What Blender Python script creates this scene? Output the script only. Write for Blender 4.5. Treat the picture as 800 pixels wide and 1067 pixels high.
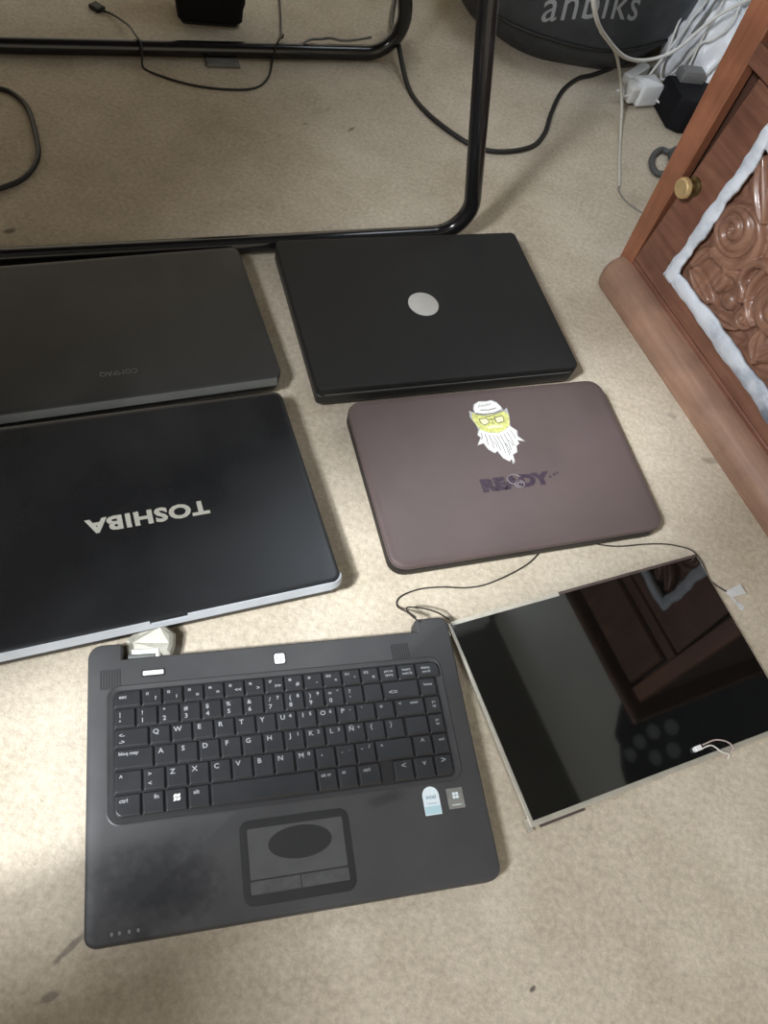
import bpy, bmesh, math, random
from mathutils import Vector, Matrix
from mathutils.bvhtree import BVHTree

random.seed(7)
for o in list(bpy.data.objects):
    bpy.data.objects.remove(o, do_unlink=True)
SC = bpy.context.scene
COL = SC.collection

# ------------------------------------------------------------------ camera
TILT, ROLL, CAM_H, FOCAL = 0.572403, 0.358327, 0.795909, 834.669
ct, st, cr, sr = math.cos(TILT), math.sin(TILT), math.cos(ROLL), math.sin(ROLL)
right0, up0, fwd = Vector((1, 0, 0)), Vector((0, ct, st)), Vector((0, st, -ct))
right = right0 * cr + up0 * sr
up = up0 * cr - right0 * sr
cd = bpy.data.cameras.new('camera')
cd.sensor_fit = 'VERTICAL'
cd.sensor_height = 36.0
cd.lens = FOCAL / 1067.0 * 36.0
cd.clip_start = 0.01
cam = bpy.data.objects.new('camera', cd)
COL.objects.link(cam)
M = Matrix((right, up, -fwd)).transposed().to_4x4()
M.translation = Vector((0, 0, CAM_H))
cam.matrix_world = M
SC.camera = cam

# ------------------------------------------------------------------ world, lights, exposure
W = bpy.data.worlds.new('daylight')
SC.world = W
W.use_nodes = True
bg = W.node_tree.nodes['Background']
bg.inputs[0].default_value = (1.0, 0.88, 0.69, 1)
bg.inputs[1].default_value = 0.85

def area(name, loc, target, sx, sy, power, color):
    l = bpy.data.lights.new(name, 'AREA')
    l.shape = 'RECTANGLE'
    l.size, l.size_y, l.energy, l.color = sx, sy, power, color
    o = bpy.data.objects.new(name, l)
    COL.objects.link(o)
    o.location = loc
    d = Vector(target) - Vector(loc)
    o.rotation_euler = d.to_track_quat('-Z', 'Y').to_euler()
    return o

# room axes follow the cabinet: U runs along the cabinet front, N points into it
UD, ND = Vector((0.6344, -0.7730, 0)), Vector((0.7730, 0.6344, 0))
CAB0 = Vector((0.180, 1.047, 0))
def room(u, w, z=0.0):
    return CAB0 + UD * u + ND * w + Vector((0, 0, z))
ROOM_ROT = math.atan2(-0.7730, 0.6344)

WINDOW_U, WINDOW_Z, WINDOW_W = 0.79, 1.50, -1.86
wl_ = area('window_daylight', room(WINDOW_U, WINDOW_W, WINDOW_Z + 0.15), room(WINDOW_U - 0.3, 0.0, WINDOW_Z - 0.45), 0.22, 0.40, 46, (0.95, 0.99, 1.04))
# added cool fill from overhead, brightening the space beyond the table
area('added_ceiling_fill', room(-0.55, 0.42, 2.36), room(-0.55, 0.42, 0), 0.60, 0.60, 9, (0.80, 0.90, 1.0))
# hazy sun falling steeply through the window onto the carpet at the lower left
sl = bpy.data.lights.new('hazy_sun', 'SUN')
sl.energy, sl.angle, sl.color = 5.5, math.radians(4), (0.94, 0.98, 1.0)
so = bpy.data.objects.new('hazy_sun', sl)
COL.objects.link(so)
SUN_EL = math.radians(46)
so.rotation_euler = ((ND * 0.961 - UD * 0.276) * math.cos(SUN_EL) - Vector((0, 0, math.sin(SUN_EL)))).to_track_quat('-Z', 'Y').to_euler()

SC.view_settings.view_transform = 'Standard'
SC.view_settings.look = 'None'
SC.view_settings.gamma = 1.0
SC.view_settings.use_curve_mapping = False
SC.view_settings.exposure = 0.0

# ------------------------------------------------------------------ materials
def srgb(r, g, b):
    f = lambda c: (c / 255 / 12.92) if c / 255 <= 0.04045 else ((c / 255 + 0.055) / 1.055) ** 2.4
    return (f(r), f(g), f(b), 1)

def mat(name, col, rough=0.6, metal=0.0, spec=0.5, coat=0.0, ior=None):
    m = bpy.data.materials.new(name)
    m.use_nodes = True
    b = m.node_tree.nodes['Principled BSDF']
    b.inputs['Base Color'].default_value = col
    b.inputs['Roughness'].default_value = rough
    b.inputs['Metallic'].default_value = metal
    b.inputs['Specular IOR Level'].default_value = spec
    b.inputs['Coat Weight'].default_value = coat
    if ior: b.inputs['IOR'].default_value = ior
    return m

class NT:
    def __init__(s, m):
        s.m, s.t = m, m.node_tree
        s.b = s.t.nodes['Principled BSDF']
        s.co = s.new('ShaderNodeTexCoord').outputs['Object']
    def new(s, k): return s.t.nodes.new(k)
    def link(s, a, b): s.t.links.new(a, b)
    def mapping(s, scale, rot=(0, 0, 0), loc=(0, 0, 0)):
        n = s.new('ShaderNodeMapping')
        n.inputs['Scale'].default_value = scale
        n.inputs['Rotation'].default_value = rot
        n.inputs['Location'].default_value = loc
        s.link(s.co, n.inputs['Vector'])
        return n.outputs[0]
    def noise(s, scale, detail=4, rough=0.5, vec=None, dist=0.0):
        n = s.new('ShaderNodeTexNoise')
        n.inputs['Scale'].default_value = scale
        n.inputs['Detail'].default_value = detail
        n.inputs['Roughness'].default_value = rough
        n.inputs['Distortion'].default_value = dist
        s.link(vec if vec is not None else s.co, n.inputs['Vector'])
        return n.outputs[0]
    def ramp(s, fac, stops):
        r = s.new('ShaderNodeValToRGB')
        e = r.color_ramp.elements
        while len(e) < len(stops): e.new(0.5)
        for i, (p, c) in enumerate(stops):
            e[i].position, e[i].color = p, c
        s.link(fac, r.inputs[0])
        return r.outputs[0]
    def mix(s, fac, a, b, mode='MIX'):
        n = s.new('ShaderNodeMix')
        n.data_type, n.blend_type = 'RGBA', mode
        for sock, v in ((n.inputs[0], fac), (n.inputs[6], a), (n.inputs[7], b)):
            if hasattr(v, 'links'): s.link(v, sock)
            else: sock.default_value = v
        return n.outputs[2]
    def math(s, op, a, b=0.0, c=None):
        n = s.new('ShaderNodeMath')
        n.operation = op
        for i, v in enumerate((a, b) if c is None else (a, b, c)):
            if hasattr(v, 'links'): s.link(v, n.inputs[i])
            else: n.inputs[i].default_value = v
        return n.outputs[0]
    def bump(s, h, strength, dist):
        n = s.new('ShaderNodeBump')
        n.inputs['Strength'].default_value = strength
        n.inputs['Distance'].default_value = dist
        s.link(h, n.inputs['Height'])
        s.link(n.outputs[0], s.b.inputs['Normal'])
    def color(s, c): s.link(c, s.b.inputs['Base Color'])
    def rough(s, c): s.link(c, s.b.inputs['Roughness'])
    def ellipse(s, cx, cy, a, rx, ry, soft=0.5):
        """mask of one stain: 1 inside, 0 outside, its rim broken up a little"""
        m = s.new('ShaderNodeMapping')
        m.vector_type = 'TEXTURE'
        m.inputs['Location'].default_value = (cx, cy, 0)
        m.inputs['Rotation'].default_value = (0, 0, a)
        m.inputs['Scale'].default_value = (rx, ry, 1e3)
        s.link(s.co, m.inputs['Vector'])
        l = s.new('ShaderNodeVectorMath'); l.operation = 'LENGTH'
        s.link(m.outputs[0], l.inputs[0])
        n = s.noise(90, 2)
        v = s.math('ADD', l.outputs['Value'], s.math('MULTIPLY_ADD', n, 0.9, -0.45))
        r = s.new('ShaderNodeMapRange')
        r.inputs[1].default_value, r.inputs[2].default_value = 1.0, 1.0 - soft
        s.link(v, r.inputs[0])
        return r.outputs[0]

def m_carpet():
    m = mat('beige_carpet', (0.5, 0.45, 0.38, 1), 0.95, spec=0.1)
    n = NT(m)
    base = n.ramp(n.noise(5.0, 7, 0.68), [(0.32, (0.415, 0.355, 0.270, 1)), (0.68, (0.575, 0.510, 0.415, 1))])
    fine = n.ramp(n.noise(160, 3, 0.7), [(0.3, (0.80, 0.80, 0.80, 1)), (0.7, (1.1, 1.1, 1.1, 1))])
    c = n.mix(1.0, base, fine, 'MULTIPLY')
    dirt = n.ramp(n.noise(11, 6, 0.7), [(0.60, (0, 0, 0, 1)), (0.78, (1, 1, 1, 1))])
    c = n.mix(n.math('MULTIPLY', dirt, 0.36), c, (0.22, 0.19, 0.15, 1))
    fl = n.ramp(n.noise(75, 2, 0.5, n.mapping((1, 2.2, 1), (0, 0, 0.9))), [(0.70, (0, 0, 0, 1)), (0.76, (1, 1, 1, 1))])
    c = n.mix(n.math('MULTIPLY', fl, 0.30), c, (0.20, 0.18, 0.16, 1))
    for (x, y, a, rx, ry, k) in [(0.275, 0.092, 1.0, 0.005, 0.0025, .8), (-0.118, -0.002, 1.15, 0.020, 0.0035, .55),
                                 (-0.116, -0.038, 0.75, 0.011, 0.004, .5), (-0.594, 0.721, 0.9, 0.010, 0.006, .7),
                                 (0.391, 0.776, 0.3, 0.016, 0.007, .35), (0.33, 0.83, 0.0, 0.010, 0.006, .3),
                                 (-0.075, 1.02, 1.2, 0.006, 0.002, .5), (-0.27, 1.19, 1.2, 0.012, 0.003, .6),
                                 (-0.34, 1.16, 0.5, 0.006, 0.003, .6), (0.40, 0.88, 0.4, 0.03, 0.012, .25),
                                 (-0.27, 1.45, 0.4, 0.05, 0.08, .35)]:
        c = n.mix(n.math('MULTIPLY', n.ellipse(x, y, a, rx, ry), k), c, (0.06, 0.055, 0.05, 1))
    n.color(c)
    h = n.math('ADD', n.noise(420, 3, 0.7), n.math('MULTIPLY', n.noise(60, 3), 0.8))
    n.bump(h, 0.35, 0.003)
    return m

def m_wood(name, dark, light, rough=0.45, axis='x', coat=0.15):
    m = mat(name, light, rough, coat=coat)
    n = NT(m)
    sc = {'x': (2, 22, 22), 'z': (22, 22, 2)}[axis]
    g = n.noise(3.0, 6, 0.65, n.mapping(sc), 0.6)
    c = n.ramp(g, [(0.30, dark), (0.72, light)])
    blot = n.ramp(n.noise(14, 4, 0.6), [(0.35, (0.72, 0.72, 0.72, 1)), (0.75, (1.12, 1.1, 1.08, 1))])
    n.color(n.mix(1.0, c, blot, 'MULTIPLY'))
    n.bump(g, 0.15, 0.002)
    return m

def m_plastic(name, col, rough, var=0.15, scale=30, bump=0.0, spec=0.5, coat=0.0, smudge=0.0, metal=0.0):
    m = mat(name, col, rough, metal, spec, coat)
    n = NT(m)
    v = n.noise(scale, 4, 0.6)
    lo = tuple(x * (1 - var) for x in col[:3]) + (1,)
    hi = tuple(min(1, x * (1 + var)) for x in col[:3]) + (1,)
    n.color(n.ramp(v, [(0.35, lo), (0.65, hi)]))
    if smudge:
        r = n.new('ShaderNodeMapRange')
        r.inputs[1].default_value, r.inputs[2].default_value = 0.35, 0.7
        r.inputs[3].default_value, r.inputs[4].default_value = rough - smudge, rough + smudge
        n.link(n.noise(9, 4, 0.6), r.inputs[0])
        n.rough(r.outputs[0])
    if bump:
        n.bump(n.noise(900, 2), bump, 0.0006)
    return m

MT = {}
MT['carpet'] = m_carpet()
MT['wall'] = m_plastic('painted_plaster', (0.62, 0.62, 0.57, 1), 0.8, 0.05, 4)
MT['ceiling'] = m_plastic('ceiling_boards', (0.16, 0.155, 0.14, 1), 0.8, 0.08, 4)
MT['wood'] = m_wood('cabinet_wood', (0.115, 0.052, 0.033, 1), (0.27, 0.130, 0.080, 1), 0.42, 'z')
MT['wood_stile'] = m_wood('stile_wood', (0.26, 0.100, 0.054, 1), (0.40, 0.165, 0.090, 1), 0.42, 'z')
MT['wood_rail'] = m_wood('rail_wood', (0.150, 0.062, 0.040, 1), (0.29, 0.135, 0.088, 1), 0.42, 'x')
MT['wood_dusty'] = m_wood('dusty_plinth_wood', (0.26, 0.150, 0.105, 1), (0.40, 0.245, 0.172, 1), 0.6, 'x', 0.0)
MT['wood_dark'] = m_wood('dark_inside_wood', (0.05, 0.022, 0.014, 1), (0.10, 0.045, 0.028, 1), 0.6, 'z', 0.0)
MT['carved'] = m_wood('carved_varnished_wood', (0.22, 0.108, 0.070, 1), (0.40, 0.215, 0.145, 1), 0.33, 'z', 0.25)
MT['brass'] = m_plastic('worn_brass', (0.66, 0.48, 0.24, 1), 0.42, 0.12, 60, metal=0.55)
MT['brass_dark'] = m_plastic('tarnished_brass', (0.16, 0.12, 0.05, 1), 0.35, 0.2, 60, metal=0.9)

def m_putty():
    m = mat('white_filler', (0.8, 0.85, 0.9, 1), 0.55)
    n = NT(m)
    c = n.ramp(n.noise(26, 5, 0.65), [(0.30, (0.46, 0.52, 0.60, 1)), (0.55, (0.74, 0.79, 0.87, 1))])
    c = n.mix(n.ellipse(0.385, 0.0, 0, 0.062, 0.0), c, c) if False else c
    # the smear gets thin and blue-grey along the lower right
    m2 = n.new('ShaderNodeSeparateXYZ'); n.link(n.co, m2.inputs[0])
    r = n.new('ShaderNodeMapRange')
    r.inputs[1].default_value, r.inputs[2].default_value = 0.20, 0.36
    n.link(m2.outputs[0], r.inputs[0])
    r2 = n.new('ShaderNodeMapRange')
    r2.inputs[1].default_value, r2.inputs[2].default_value = 0.13, 0.11
    n.link(m2.outputs[2], r2.inputs[0])
    k = n.math('MULTIPLY', n.math('MULTIPLY', r.outputs[0], r2.outputs[0]), n.ramp(n.noise(40, 3), [(0.35, (0.3, 0.3, 0.3, 1)), (0.6, (1, 1, 1, 1))]))
    n.color(n.mix(k, c, (0.13, 0.17, 0.23, 1)))
    n.bump(n.noise(60, 4), 0.5, 0.003)
    return m
MT['putty'] = m_putty()

MT['tube'] = m_plastic('black_tube_enamel', (0.010, 0.010, 0.011, 1), 0.16, 0.1, 20)
MT['tabletop'] = m_plastic('dark_tabletop', (0.05, 0.045, 0.04, 1), 0.6, 0.1, 10)
MT['rubber'] = m_plastic('black_rubber', (0.012, 0.012, 0.012, 1), 0.6, 0.1, 50)
MT['toshiba_lid'] = m_plastic('glossy_blue_black_lid', (0.0098, 0.0102, 0.0115, 1), 0.30, 0.1, 8, smudge=0.06)
MT['grey_lid'] = m_plastic('dull_grey_lid', (0.016, 0.016, 0.0158, 1), 0.45, 0.18, 14, smudge=0.08)
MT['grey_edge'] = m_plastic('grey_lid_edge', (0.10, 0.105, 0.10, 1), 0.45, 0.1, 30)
MT['black_lid'] = m_plastic('matte_black_lid', (0.0095, 0.0095, 0.0098, 1), 0.62, 0.1, 12, bump=0.15, spec=0.35)
MT['brown_lid'] = m_plastic('purple_brown_lid', (0.098, 0.072, 0.071, 1), 0.46, 0.08, 10, smudge=0.05, metal=0.2)
MT['body_black'] = m_plastic('black_body_plastic', (0.011, 0.011, 0.011, 1), 0.5, 0.1, 40)
MT['body_brown'] = m_plastic('dark_brown_body', (0.007, 0.005, 0.0055, 1), 0.5, 0.1, 40, spec=0.25)
MT['silver'] = m_plastic('silver_plastic', (0.40, 0.42, 0.45, 1), 0.38, 0.06, 30, metal=0.2)
MT['silver_letter'] = m_plastic('silver_lettering', (0.42, 0.41, 0.36, 1), 0.45, 0.05, 40)
MT['dim_letter'] = m_plastic('faint_lettering', (0.075, 0.075, 0.072, 1), 0.4, 0.05, 40)
MT['badge'] = m_plastic('round_badge_silver', (0.44, 0.43, 0.41, 1), 0.45, 0.05, 40)
MT['badge_letter'] = m_plastic('badge_lettering', (0.36, 0.35, 0.33, 1), 0.45, 0.05, 40)

def m_deck():
    m = mat('worn_grey_deck', (0.05, 0.05, 0.053, 1), 0.55, spec=0.3)
    n = NT(m)
    c = n.ramp(n.noise(12, 5, 0.6), [(0.3, (0.040, 0.041, 0.044, 1)), (0.7, (0.058, 0.058, 0.060, 1))])
    k = n.ellipse(-0.126, -0.090, 0.12, 0.058, 0.042, 0.75)       # dark shiny patch worn by the left palm
    k2 = n.ellipse(0.083, -0.046, 0.15, 0.026, 0.007, 0.8)
    k3 = n.ellipse(-0.100, -0.100, -0.2, 0.04, 0.020, 0.8)
    c = n.mix(n.math('MULTIPLY', k, 0.95), c, (0.009, 0.0095, 0.012, 1))
    c = n.mix(n.math('MULTIPLY', k3, 0.45), c, (0.013, 0.014, 0.017, 1))
    c = n.mix(n.math('MULTIPLY', k2, 0.6), c, (0.022, 0.020, 0.019, 1))
    n.color(c)
    n.bump(n.noise(1200, 2), 0.12, 0.0005)
    return m
MT['deck'] = m_deck()
MT['deck_edge'] = m_plastic('grey_deck_border', (0.028, 0.028, 0.030, 1), 0.5, 0.1, 40)
MT['key'] = m_plastic('black_key', (0.013, 0.0135, 0.016, 1), 0.42, 0.15, 40, bump=0.1)
MT['key_plate'] = m_plastic('keyboard_plate', (0.006, 0.006, 0.007, 1), 0.6, 0.1, 40)
MT['legend'] = mat('grey_white_legend', (0.25, 0.255, 0.27, 1), 0.6)
MT['pad'] = m_plastic('touchpad_grey', (0.058, 0.058, 0.058, 1), 0.5, 0.08, 60)
MT['pad_dark'] = m_plastic('touchpad_black_border', (0.010, 0.010, 0.010, 1), 0.5, 0.1, 60)
MT['pad_button'] = m_plastic('touchpad_button_grey', (0.052, 0.052, 0.052, 1), 0.5, 0.25, 70)
MT['chrome'] = m_plastic('pale_metal_button', (0.72, 0.73, 0.74, 1), 0.35, 0.05, 40, metal=0.3)
MT['grille'] = m_plastic('speaker_grille', (0.016, 0.016, 0.018, 1), 0.6, 0.1, 60)
MT['sticker_blue'] = mat('pale_blue_sticker', (0.42, 0.60, 0.66, 1), 0.4)
MT['sticker_white'] = mat('white_sticker', (0.68, 0.76, 0.80, 1), 0.4)
MT['sticker_grey'] = m_plastic('silver_sticker', (0.24, 0.24, 0.225, 1), 0.35, 0.15, 120, metal=0.3)
MT['sticker_ink'] = mat('sticker_ink', (0.22, 0.32, 0.38, 1), 0.5)
MT['panel_frame'] = m_plastic('pale_metal_frame', (0.50, 0.47, 0.40, 1), 0.38, 0.1, 60, metal=0.5)
MT['panel_tape'] = m_plastic('brown_tape', (0.07, 0.05, 0.045, 1), 0.5, 0.2, 60)
MT['glass_black'] = m_plastic('black_glossy_screen', (0.0035, 0.0037, 0.0035, 1), 0.035, 0.05, 10, spec=0.9)
MT['white_plastic'] = m_plastic('white_plastic', (0.72, 0.73, 0.74, 1), 0.4, 0.04, 40)
MT['wire_pink'] = mat('pinkish_wire', (0.45, 0.36, 0.34, 1), 0.5)
MT['wire_white'] = mat('white_wire', (0.68, 0.66, 0.62, 1), 0.5)
MT['cable_white'] = m_plastic('white_cable', (0.66, 0.66, 0.64, 1), 0.45, 0.05, 40)
MT['cable_cream'] = m_plastic('cream_cable', (0.50, 0.48, 0.42, 1), 0.5, 0.05, 40)
MT['cable_grey'] = m_plastic('grey_wire', (0.15, 0.15, 0.15, 1), 0.5, 0.1, 40)
MT['cable_dark'] = m_plastic('dark_grey_cable', (0.07, 0.07, 0.07, 1), 0.6, 0.2, 40)
MT['cable_black'] = m_plastic('black_cable', (0.012, 0.011, 0.010, 1), 0.5, 0.1, 40)
MT['wire_dark'] = m_plastic('thin_dark_wire', (0.022, 0.017, 0.015, 1), 0.5, 0.1, 40)
MT['bag'] = m_plastic('black_synthetic_bag', (0.040, 0.045, 0.052, 1), 0.5, 0.35, 14, bump=0.2)
MT['bag_text'] = mat('pale_bag_lettering', (0.34, 0.36, 0.38, 1), 0.6)
MT['case'] = m_plastic('black_case', (0.006, 0.006, 0.008, 1), 0.7, 0.1, 30, spec=0.2)
MT['sack'] = m_plastic('white_plastic_bag', (0.80, 0.82, 0.86, 1), 0.35, 0.04, 20)
MT['shard'] = m_plastic('cloudy_clear_plastic', (0.40, 0.385, 0.33, 1), 0.3, 0.15, 60)
MT['shard_white'] = mat('white_plastic_chip', (0.80, 0.80, 0.76, 1), 0.4)
MT['ink_purple'] = m_plastic('purple_worn_ink', (0.032, 0.020, 0.032, 1), 0.45, 0.4, 220)
MT['ink_swirl'] = mat('grey_scuff', (0.155, 0.135, 0.145, 1), 0.5)
MT['face_white'] = mat('sticker_face_white', (0.70, 0.70, 0.69, 1), 0.5)
MT['face_yellow'] = m_plastic('sticker_face_yellow', (0.50, 0.51, 0.17, 1), 0.5, 0.25, 260)
MT['face_pale'] = mat('sticker_face_pale', (0.70, 0.70, 0.42, 1), 0.5)
MT['face_ink'] = mat('sticker_face_ink', (0.10, 0.10, 0.09, 1), 0.5)
MT['face_grey'] = mat('sticker_face_grey', (0.36, 0.36, 0.36, 1), 0.5)
MT['jacket'] = m_plastic('dark_padded_fabric', (0.012, 0.014, 0.016, 1), 0.7, 0.3, 20)
MT['jacket_spot'] = mat('pale_fabric_spot', (0.16, 0.18, 0.18, 1), 0.7)

# ------------------------------------------------------------------ helpers
def tag(o, label=None, cat=None, group=None, kind=None):
    if label: o['label'] = label
    if cat: o['category'] = cat
    if group: o['group'] = group
    if kind: o['kind'] = kind
    return o

def empty(name, loc=(0, 0, 0), rz=0.0, rx=0.0):
    o = bpy.data.objects.new(name, None)
    o.empty_display_size = 0.05
    COL.objects.link(o)
    o.location = loc
    o.rotation_euler = (rx, 0, rz)
    return o

def link(name, bm, mats, parent=None, smooth=False, loc=None):
    me = bpy.data.meshes.new(name)
    bmesh.ops.recalc_face_normals(bm, faces=bm.faces)
    bm.to_mesh(me)
    bm.free()
    for m in (mats if isinstance(mats, (list, tuple)) else [mats]):
        me.materials.append(m)
    if smooth:
        for p in me.polygons: p.use_smooth = True
        if smooth == 'auto':
            me.set_sharp_from_angle(angle=math.radians(35))
    o = bpy.data.objects.new(name, me)
    COL.objects.link(o)
    if parent: o.parent = parent
    if loc: o.location = loc
    return o

def round_rect(w, d, r, cx=0.0, cy=0.0, seg=6):
    rs = r if isinstance(r, (list, tuple)) else [r] * 4      # corners: +x+y, -x+y, -x-y, +x-y
    pts = []
    for k, (sx, sy) in enumerate(((1, 1), (-1, 1), (-1, -1), (1, -1))):
        rr = max(rs[k], 1e-5)
        ox, oy = cx + sx * (w / 2 - rr), cy + sy * (d / 2 - rr)
        n = seg if rr > 1e-4 else 0
        for i in range(n + 1):
            a = k * math.pi / 2 + (math.pi / 2) * (i / n if n else 0.5)
            q = rr if n else rr * 1.41421
            pts.append((ox + q * math.cos(a), oy + q * math.sin(a)))
    return pts

def inset_poly(pts, d):
    n, out = len(pts), []
    for i in range(n):
        p0, p1, p2 = Vector(pts[i - 1]), Vector(pts[i]), Vector(pts[(i + 1) % n])
        e1, e2 = (p1 - p0), (p2 - p1)
        if e1.length < 1e-9 or e2.length < 1e-9:
            out.append(tuple(p1)); continue
        n1, n2 = Vector((-e1.y, e1.x)).normalized(), Vector((-e2.y, e2.x)).normalized()
        b = n1 + n2
        b = b / max(0.3, b.dot(b) / 2) if b.length > 1e-6 else n1
        # b now has length so that the offset along both edges is d
        out.append((p1.x + b.x * d, p1.y + b.y * d))
    return out

def loft(bm, loops, mi=0, cap=True):
    vs = [[bm.verts.new(p) for p in lp] for lp in loops]
    n = len(loops[0])
    for a, b in zip(vs[:-1], vs[1:]):
        for i in range(n):
            f = bm.faces.new((a[i], a[(i + 1) % n], b[(i + 1) % n], b[i]))
            f.material_index = mi
    if cap:
        for lp, rev in ((vs[0], True), (vs[-1], False)):
            f = bm.faces.new(list(reversed(lp)) if rev else lp)
            f.material_index = mi
    return vs

def plate(bm, pts, profile, mi=0):
    """profile: (inset, z) from bottom to top"""
    return loft(bm, [[(x, y, z) for x, y in (inset_poly(pts, i) if i else pts)] for i, z in profile], mi)

def prism(bm, pts, z0, z1, bev=0.0, mi=0):
    pr = [(0, z0), (0, z1 - bev), (bev * 0.3, z1 - bev * 0.3), (bev, z1)] if bev else [(0, z0), (0, z1)]
    return plate(bm, pts, pr, mi)

def box(bm, x0, x1, y0, y1, z0, z1, mi=0, bev=0.0):
    if bev:
        return plate(bm, [(x0, y0), (x1, y0), (x1, y1), (x0, y1)], [(bev, z0), (0, z0 + bev), (0, z1 - bev), (bev, z1)], mi)
    return plate(bm, [(x0, y0), (x1, y0), (x1, y1), (x0, y1)], [(0, z0), (0, z1)], mi)

def catmull(pts, k=8):
    P = [Vector(p) for p in pts]
    P = [P[0] * 2 - P[1]] + P + [P[-1] * 2 - P[-2]]
    out = []
    for i in range(1, len(P) - 2):
        for j in range(k):
            t = j / k
            a, b, c, d = P[i - 1], P[i], P[i + 1], P[i + 2]
            out.append(0.5 * ((2 * b) + (c - a) * t + (2 * a - 5 * b + 4 * c - d) * t * t + (3 * b - a - 3 * c + d) * t ** 3))
    out.append(P[-2].copy())
    return out

def tube(bm, path, r, seg=10, mi=0):
    P = [Vector(p) for p in path]
    n = len(P)
    tang = [(P[min(i + 1, n - 1)] - P[max(i - 1, 0)]).normalized() for i in range(n)]
    ref = Vector((0, 0, 1)) if abs(tang[0].z) < 0.9 else Vector((1, 0, 0))
    nrm = (ref - tang[0] * ref.dot(tang[0])).normalized()
    loops = []
    for i in range(n):
        nrm = (nrm - tang[i] * nrm.dot(tang[i])).normalized()
        bn = tang[i].cross(nrm)
        rr = r(i / (n - 1)) if callable(r) else r
        loops.append([tuple(P[i] + nrm * (rr * math.cos(2 * math.pi * k / seg)) + bn * (rr * math.sin(2 * math.pi * k / seg))) for k in range(seg)])
    return loft(bm, loops, mi)

def fillet(pts, r, k=7):
    P = [Vector(p) for p in pts]
    out = [P[0]]
    for i in range(1, len(P) - 1):
        a, b = (P[i - 1] - P[i]).normalized(), (P[i + 1] - P[i]).normalized()
        ang = a.angle(b)
        t = r / math.tan(ang / 2)
        c = P[i] + (a + b).normalized() * (r / math.sin(ang / 2))
        p0, p1 = P[i] + a * t, P[i] + b * t
        v0, v1 = p0 - c, p1 - c
        th = v0.angle(v1)
        for j in range(k + 1):
            s = j / k
            out.append(c + (v0 * math.sin((1 - s) * th) + v1 * math.sin(s * th)) / math.sin(th))
    out.append(P[-1])
    return out

def lathe(bm, prof, seg=28, mi=0, mtx=None):
    loops = [[(r * math.cos(2 * math.pi * k / seg), r * math.sin(2 * math.pi * k / seg), z) for k in range(seg)] for r, z in prof]
    vs = loft(bm, loops, mi)
    if mtx: bmesh.ops.transform(bm, matrix=mtx, verts=[v for l in vs for v in l])
    return vs

def text_into(bm, s, size, mtx, mi=0, bold=0.0, extrude=0.0002, spacing=1.0, res=3):
    cu = bpy.data.curves.new('lettering', 'FONT')
    cu.body, cu.size, cu.offset, cu.extrude = s, size, bold, extrude
    cu.align_x, cu.align_y = 'CENTER', 'CENTER'
    cu.space_character = spacing
    cu.resolution_u = res
    o = bpy.data.objects.new('lettering', cu)
    COL.objects.link(o)
    dg = bpy.context.evaluated_depsgraph_get()
    me = bpy.data.meshes.new_from_object(o.evaluated_get(dg))
    bpy.data.objects.remove(o, do_unlink=True)
    bpy.data.curves.remove(cu)
    t = bmesh.new()
    t.from_mesh(me)
    bpy.data.meshes.remove(me)
    t.transform(mtx)
    vm = [bm.verts.new(v.co) for v in t.verts]
    t.verts.index_update()
    for f in t.faces:
        try:
            g = bm.faces.new([vm[v.index] for v in f.verts]); g.material_index = mi
        except ValueError:
            pass
    t.free()

def T(x, y, z, rz=0.0, sx=1.0, sy=1.0):
    return Matrix.Translation((x, y, z)) @ Matrix.Rotation(rz, 4, 'Z') @ Matrix.Diagonal((sx, sy, 1, 1))

def flat(bm, pts, z, t=0.00025, mi=0):
    prism(bm, pts, z, z + t, 0, mi)

# ------------------------------------------------------------------ room shell
bm = bmesh.new()
q = [room(-2.2, -1.9), room(2.4, -1.9), room(2.4, 0.80), room(-2.2, 0.80)]
prism(bm, [(p.x, p.y) for p in q], -0.05, 0.0)
tag(link('floor', bm, MT['carpet']), kind='structure')

def wall_box(name, u0, u1, w0, w1, z0=0.0, z1=2.45, m='wall'):
    bm = bmesh.new()
    q = [room(u0, w0), room(u1, w0), room(u1, w1), room(u0, w1)]
    prism(bm, [(p.x, p.y) for p in q], z0, z1)
    return tag(link(name, bm, MT[m]), kind='structure')
wall_box('wall_back', -2.2, 2.4, 0.80, 0.90)
wall_box('ceiling', -2.3, 2.5, -2.0, 0.90, 2.45, 2.55, 'ceiling')
# the wall with the window lies behind the camera
wu0, wu1, wz0, wz1 = WINDOW_U - 0.14, WINDOW_U + 0.14, WINDOW_Z - 0.60, WINDOW_Z + 0.60
bm = bmesh.new()
for (a, b, z0, z1) in ((-2.2, wu0, 0, 2.45), (wu1, 2.4, 0, 2.45), (wu0, wu1, 0, wz0), (wu0, wu1, wz1, 2.45)):
    q = [room(a, -2.0), room(b, -2.0), room(b, -1.9), room(a, -1.9)]
    prism(bm, [(p.x, p.y) for p in q], z0, z1)
tag(link('wall_front', bm, MT['wall']), kind='structure')
wn = empty('window_1', room(WINDOW_U, -1.95), ROOM_ROT)
tag(wn, kind='structure')
bm = bmesh.new()
for (a, b, z0, z1) in ((-.14, -.12, wz0, wz1), (.12, .14, wz0, wz1), (-.12, .12, wz0, wz0 + .03), (-.12, .12, wz1 - .03, wz1)):
    box(bm, a, b, -0.03, 0.03, z0, z1)
link('window_frame', bm, MT['white_plastic'], wn)

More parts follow.
